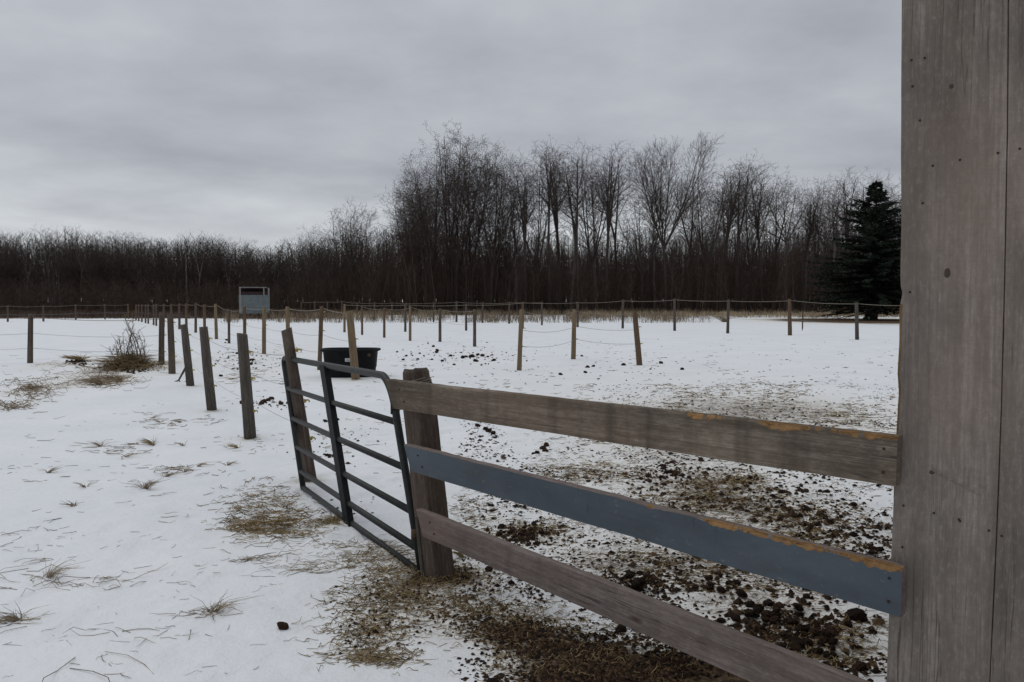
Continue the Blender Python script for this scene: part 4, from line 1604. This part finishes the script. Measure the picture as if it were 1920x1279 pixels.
strands('loose_straw', [
    (500, 955, 80, 44, 520, .11, .0026, .014), (540, 985, 57, 22, 300, .10, .0024, .012), (470, 985, 46, 15, 200, .10, .0024, .012), (620, 975, 25, 8, 120, .08, .0022, .015),
    (700, 1040, 80, 27, 260, .09, .0020, .012), (740, 1075, 80, 27, 260, .08, .0020, .014), (720, 1125, 103, 33, 434, .075, .0020, .012), (690, 1185, 86, 49, 384, .075, .0020, .010),
    (700, 1230, 80, 15, 198, .08, .0020, .010), (830, 1110, 138, 44, 496, .07, .0019, .012), (920, 1150, 138, 44, 496, .06, .0018, .012), (1050, 1180, 184, 44, 372, .05, .0017, .012),
    (1150, 1240, 206, 44, 434, .05, .0017, .012), (590, 1060, 92, 15, 55, .16, .0018, .01), (560, 1020, 103, 22, 37, .12, .0018, .01),
    (1100, 885, 103, 22, 420, .10, .0026, .012), (1330, 930, 149, 44, 900, .10, .0026, .012), (1500, 985, 149, 44, 700, .10, .0025, .012), (1380, 900, 69, 16, 300, .1, .0026, .014),
    (1250, 1050, 206, 44, 600, .09, .0022, .01), (1430, 1080, 184, 44, 600, .09, .0022, .01), (1000, 990, 114, 27, 350, .08, .0022, .01), (1560, 1200, 138, 55, 450, .08, .002, .01),
    (1620, 1060, 69, 33, 260, .08, .002, .012), (840, 1075, 80, 22, 186, .07, .0019, .015), (860, 950, 69, 22, 110, .09, .0022, .01)],
    M_STRAW, 41, 'loose hay and straw strewn over the snow around gate and fence', 'straw',
    uniform=[(1080, 1690, 720, 835, 5200, .14, .0042, .008), (860, 1300, 720, 830, 500, .13, .0036, .008), (860, 1690, 800, 1000, 5200, .08, .0024, .008), (880, 1690, 980, 1279, 3400, .065, .0020, .008), (600, 1690, 640, 730, 700, .16, .005, .008), (380, 760, 640, 900, 420, .11, .0034, .008), (420, 560, 645, 720, 500, .2, .005, .01)])

strands('grass_stems', [(60, 1090, 112, 20, 15, 0.21, 0.0021, .02), (190, 1085, 112, 12, 18, 0.21, 0.0021, .018), (70, 1060, 87, 30, 9, 0.24, 0.0021, .02), (30, 1160, 43, 8, 24, 0.13, 0.0019, .016), (390, 1150, 75, 8, 18, 0.14, 0.0018, .016),
                        (260, 1190, 87, 12, 7, 0.19, 0.0018, .014), (100, 1240, 100, 25, 4, 0.32, 0.0022, .016), (20, 1010, 50, 22, 9, 0.16, 0.0022, .014), (480, 1045, 50, 5, 30, 0.13, 0.0019, .012),
                        (150, 690, 112, 24, 72, 0.32, 0.0048, .03), (250, 860, 150, 60, 18, 0.18, 0.0032, .014), (320, 790, 75, 15, 36, 0.20, 0.0040, .012), (230, 838, 75, 12, 24, 0.20, 0.0032, .012), (330, 880, 37, 8, 24, 0.16, 0.0032, .012),
                        (60, 730, 52, 22, 192, 0.22, 0.0048, .05), (25, 762, 35, 8, 66, 0.21, 0.0048, .04), (200, 715, 56, 12, 156, 0.27, 0.0048, .05)],
        M_STEM, 43, 'dead grass stems lying flat on the snow on the left', 'dead grass',
        uniform=[(0, 560, 700, 1000, 420, .10, .0024, .004), (0, 620, 980, 1279, 260, .09, .0015, .004)])


def crumbs():
    rg = np.random.default_rng(5)
    spec = [(1190, 1262, 110, 26, 1900, .008), (1060, 1215, 90, 24, 1100, .008), (970, 1190, 70, 24, 800, .007), (1100, 1285, 110, 18, 900, .008), (900, 1160, 80, 28, 420, .007), (780, 1120, 100, 30, 340, .007), (700, 1180, 70, 35, 200, .007),
            (845, 1080, 40, 14, 240, .008), (980, 1000, 65, 20, 380, .010), (1195, 1100, 80, 22, 380, .010), (1470, 1170, 120, 40, 620, .011), (1330, 930, 150, 45, 420, .011), (1250, 890, 60, 20, 220, .011), (1540, 980, 100, 40, 380, .011),
            (1640, 1030, 30, 26, 220, .010), (1590, 1250, 60, 30, 200, .01), (1250, 1200, 150, 35, 220, .010), (1310, 1070, 170, 40, 320, .010), (500, 757, 50, 10, 60, .014), (460, 672, 60, 20, 130, .022), (1350, 780, 260, 40, 260, .014),
            (1480, 1170, 150, 60, 110, .020), (1350, 930, 170, 50, 80, .020), (1540, 980, 120, 40, 70, .022), (1200, 1090, 120, 35, 60, .018), (1000, 1000, 80, 22, 40, .018), (1260, 890, 90, 25, 40, .02), (1450, 1060, 200, 40, 60, .018),
            (870, 668, 110, 16, 120, .024), (240, 690, 34, 7, 420, .028), (150, 681, 20, 5, 160, .026), (640, 830, 60, 40, 60, .013)]
    octv = np.array([[1, 0, 0], [-1, 0, 0], [0, 1, 0], [0, -1, 0], [0, 0, 1], [0, 0, -.6]], dtype=float)
    octf = np.array([[0, 2, 4], [2, 1, 4], [1, 3, 4], [3, 0, 4], [2, 0, 5], [1, 2, 5], [3, 1, 5], [0, 3, 5]])
    V, T_, tone = [], [], []
    for (px, py, rx, ry, n, s) in spec:
        for _ in range(n):
            x, y = ground_at(px + rg.normal(0, .6) * rx, max(py + rg.normal(0, .6) * ry, 610))
            sc = s * rg.uniform(.4, 1.7) * np.array([1.2, 1.0, .75]) * rg.uniform(.7, 1.3, 3)
            a = rg.uniform(0, 6.28)
            v = octv * rg.uniform(.65, 1.25, (6, 1)) * sc
            ca, sa = math.cos(a), math.sin(a)
            v = np.stack([v[:, 0] * ca - v[:, 1] * sa + x, v[:, 0] * sa + v[:, 1] * ca + y, v[:, 2] + gz(x, y) + sc[2] * .35], axis=1)
            T_.append(octf + len(V) * 6)
            V.append(v)
            tone.append(min(max(rg.normal(.42, .3), 0), 1))
    def one(x, y, s, flat=1.0):
        sc = s * rg.uniform(.4, 1.6) * np.array([1.25, 1.0, .7 * flat]) * rg.uniform(.7, 1.3, 3)
        a = rg.uniform(0, 6.28)
        v = octv * rg.uniform(.65, 1.25, (6, 1)) * sc
        ca, sa = math.cos(a), math.sin(a)
        v = np.stack([v[:, 0] * ca - v[:, 1] * sa + x, v[:, 0] * sa + v[:, 1] * ca + y, v[:, 2] + gz(x, y) + sc[2] * .3], axis=1)
        T_.append(octf + len(V) * 6)
        V.append(v)
        tone.append(min(max(rg.normal(.35, .3), 0), 1))
    for (x0, x1, y0, y1, n, s, fl, thr) in [(860, 1690, 790, 900, 5200, .012, .7, -.02), (860, 1690, 880, 1279, 8500, .008, .9, -.08), (1080, 1690, 715, 800, 3000, .015, .45, -.05), (700, 1690, 630, 720, 1100, .024, .5, .08), (860, 1690, 810, 1000, 900, .020, .8, .08), (860, 1690, 980, 1279, 700, .017, .85, .05), (560, 900, 720, 980, 260, .011, .7, .1)]:
        for _ in range(n):
            px, py = rg.uniform(x0, x1), rg.uniform(y0, y1)
            x, y = ground_at(px, py)
            if mn.noise(Vector((x * 1.1, y * 1.1, 5.0))) + .5 * mn.noise(Vector((x * 4, y * 4, 2.0))) < thr + rg.normal(0, .12):
                continue
            one(x, y, s, fl)
    me = mesh_np('dung_crumbs', np.concatenate(V), np.concatenate(T_), M_CRUMB)
    at = me.attributes.new('tone', 'FLOAT', 'POINT')
    at.data.foreach_set('value', np.repeat(np.array(tone, dtype=np.float32), 6))
    tag(link('dung_crumbs', me), 'brown crumbs of trampled dung and mud spread over the snow', 'dung', kind='stuff')


crumbs()


# ------------------------------------------------------------------ tufts, weed clump, stick
def tuft(px, py, n, h, label, group=None, seed=0, spread=.5, mat=None, name='grass_tuft', r=.0017, heap=True):
    rg = random.Random(seed)
    x, y = ground_at(px, py)
    S, tone = [], []
    az0 = rg.choice([0.1, 0.4, 3.0, 3.4, 3.2])
    for _ in range(n):
        az = az0 + rg.gauss(0, .75) if rg.random() < .75 else rg.uniform(0, 6.28)
        l = abs(rg.gauss(spread * 1.35, .5))
        hh = h * rg.uniform(.3, 0.85)
        ox, oy = rg.gauss(0, h * .12), rg.gauss(0, h * .12)
        a = (ox, oy, -.01)
        b = (ox + math.cos(az) * l * hh * .5, oy + math.sin(az) * l * hh * .5, hh * .55)
        c = (ox + math.cos(az) * l * hh * 1.3, oy + math.sin(az) * l * hh * 1.3, hh * rg.uniform(.5, 1.0))
        t = min(max(rg.gauss(.72, .22), 0), 1)
        S += [(*a, *b, r, r * .8), (*b, *c, r * .8, r * .35)]
        tone += [t, t]
    o = link(name, seg_mesh(name, S, mat or M_STEM, 3, tone))
    o.location = (x, y, gz(x, y))
    return tag(o, label, 'grass' if name == 'grass_tuft' else 'weeds', group)


tuft(272, 916, 60, .11, 'small brown grass tuft with one upright stalk on the open snow', seed=1, spread=.8, r=.0022)
tuft(398, 1146, 46, .10, 'spiky dry grass tuft above the lone dropping', seed=2, spread=1.1)
tuft(310, 893, 40, .08, 'flattened pale straw tuft just above the upright brown tuft', seed=3, spread=1.6)
tuft(90, 1080, 36, .10, 'dry tangled grass tuft near the left edge', seed=4, spread=1.3)
tuft(288, 834, 40, .10, 'light brown grass tuft left of the nearest grey post', seed=5, spread=1.1, mat=M_STRAW, r=.003)
tuft(446, 840, 30, .08, 'low yellowish grass tuft at the foot of the nearest grey post', seed=6, spread=1.3, mat=M_STRAW, r=.003)
tuft(190, 838, 30, .09, 'thin grass tuft lying beside the row of dead stems', seed=7, spread=1.4, r=.0022)
tuft(90, 887, 24, .07, 'faint grass tuft alone on the snow at far left', seed=8, spread=1.4, r=.0022)
tuft(35, 1158, 40, .09, 'brown flattened grass tuft at the lower left edge', seed=9, spread=1.4)
for i, (px, py) in enumerate([(345, 884), (370, 874), (425, 872), (140, 950), (160, 915), (345, 835), (235, 855), (300, 790), (285, 783), (340, 793)]):
    tuft(px, py, 16, .06, 'tiny flattened grass tuft on the snow between left edge and gate', 'tiny tufts on the left snow', seed=20 + i, spread=1.5, r=.003)
tuft(870, 1048, 60, .06, 'straw tuft at the right foot of the gate post', seed=40, spread=1.2, mat=M_STRAW)
tuft(1360, 604, 120, .9, 'dead white twiggy weed standing by the far grey posts', seed=41, spread=.7, r=.011, name='weed_clump', mat=M_STEM)

# the big weed clump on its hay mound
wx, wy = ground_at(243, 692)
weed = thing('weed_clump', 'tall dead weed stalks growing from a brown hay mound on the left', 'weeds', (wx, wy, gz(wx, wy)))
rg = random.Random(77)
S, tone = [], []
for _ in range(620):
    a = rg.uniform(0, 6.28)
    q = abs(rg.gauss(0, .42))
    x, y = math.cos(a) * q, math.sin(a) * q
    h = rg.uniform(.12, .42) * math.exp(-q)
    l = rg.gauss(0, .22), rg.gauss(0, .22)
    base_z = gz(wx + x, wy + y) - gz(wx, wy)
    t = min(max(rg.gauss(.5, .25), 0), 1)
    S += [(x, y, base_z - .02, x + l[0] * .5, y + l[1] * .5, base_z + h * .7, .006, .005), (x + l[0] * .5, y + l[1] * .5, base_z + h * .7, x + l[0] * 1.4, y + l[1] * 1.4, base_z + h * .8, .005, .002)]
    tone += [t, t]
o = link('tangle', seg_mesh('tangle', S, M_STRAW, 3, tone)); o.parent = weed


def px_local(px, py, dy=0.0):
    p = at_depth(px, py, wy + dy)
    return p - Vector(weed.location)


S, tone = [], []
stalks = [[(225 + 6 * k + (k * 7) % 5, 690), (222 + 6 * k, 668 - (k * 11) % 9), (216 + 7 * k, 650 - (k * 13) % 30)] for k in range(9)] + [[(262, 675), (252, 640), (240, 612), (231, 590)], [(270, 672), (258, 645), (247, 622), (238, 600)], [(250, 672), (248, 655), (244, 630)], [(232, 700), (238, 660), (244, 632)], [(276, 673), (266, 640), (258, 620)],
          [(235, 695), (228, 660), (218, 640)], [(226, 690), (214, 670), (204, 655)], [(240, 680), (243, 645), (250, 610), (247, 592)], [(222, 690), (220, 665), (226, 645)]]
for si, st in enumerate(stalks):
    pts = [px_local(a, b, .1 * math.sin(si * 3)) for a, b in st]
    pts[0].z = min(pts[0].z, 0.0)
    rr = .016 if si in (9, 10, 12) else .008
    for i in range(len(pts) - 1):
        S.append((*pts[i], *pts[i + 1], rr * (1 - .25 * i), rr * (1 - .25 * (i + 1)))); tone.append(.15)
        for _ in range(9):
            c = pts[i].lerp(pts[i + 1], rg.random())
            e = c + Vector((rg.gauss(0, .09), rg.gauss(0, .09), abs(rg.gauss(.1, .07))))
            S.append((*c, *e, .005, .003)); tone.append(.35)
o = link('stalks', seg_mesh('stalks', S, M_STEM, 4, tone)); o.parent = weed
for i, (px, py, n) in enumerate([(150, 682, 260), (190, 722, 120), (225, 716, 110)]):
    tuft(px, py, n, .22, ['low brown hay heap left of the weed stalks', 'small brown tuft in front of the hay mound', 'bent dark weed tuft below the weed stalks'][i], seed=60 + i, spread=1.2, r=.006, mat=M_STRAW if i == 0 else M_STEM, name='weed_clump')
tuft(60, 728, 150, .09, 'reddish brown flattened weed patch near the left edge', seed=70, spread=1.4, r=.006, name='weed_clump')
# forked stick leaning on the third grey post
kx, ky = ground_at(335, 716)
mb = MB()
p0 = Vector((0, 0, .03))
tip = at_depth(350, 686, ky + .1) - Vector((kx, ky, 0))
mb.tube([p0, p0.lerp(tip, .5), tip], [.018, .022, .026], 8)
mb.tube([p0, at_depth(318, 720, ky - .1) - Vector((kx, ky, 0))], [.014, .008], 6)
mb.tube([p0 + Vector((0, 0, .01)), at_depth(341, 720, ky - .1) - Vector((kx, ky, 0)), at_depth(353, 712, ky) - Vector((kx, ky, 0))], [.014, .012, .008], 6)
tag(mb.build('forked_stick', M_DSTICK, loc=(kx, ky, 0)), 'dark forked stick propped against a short grey post', 'stick')
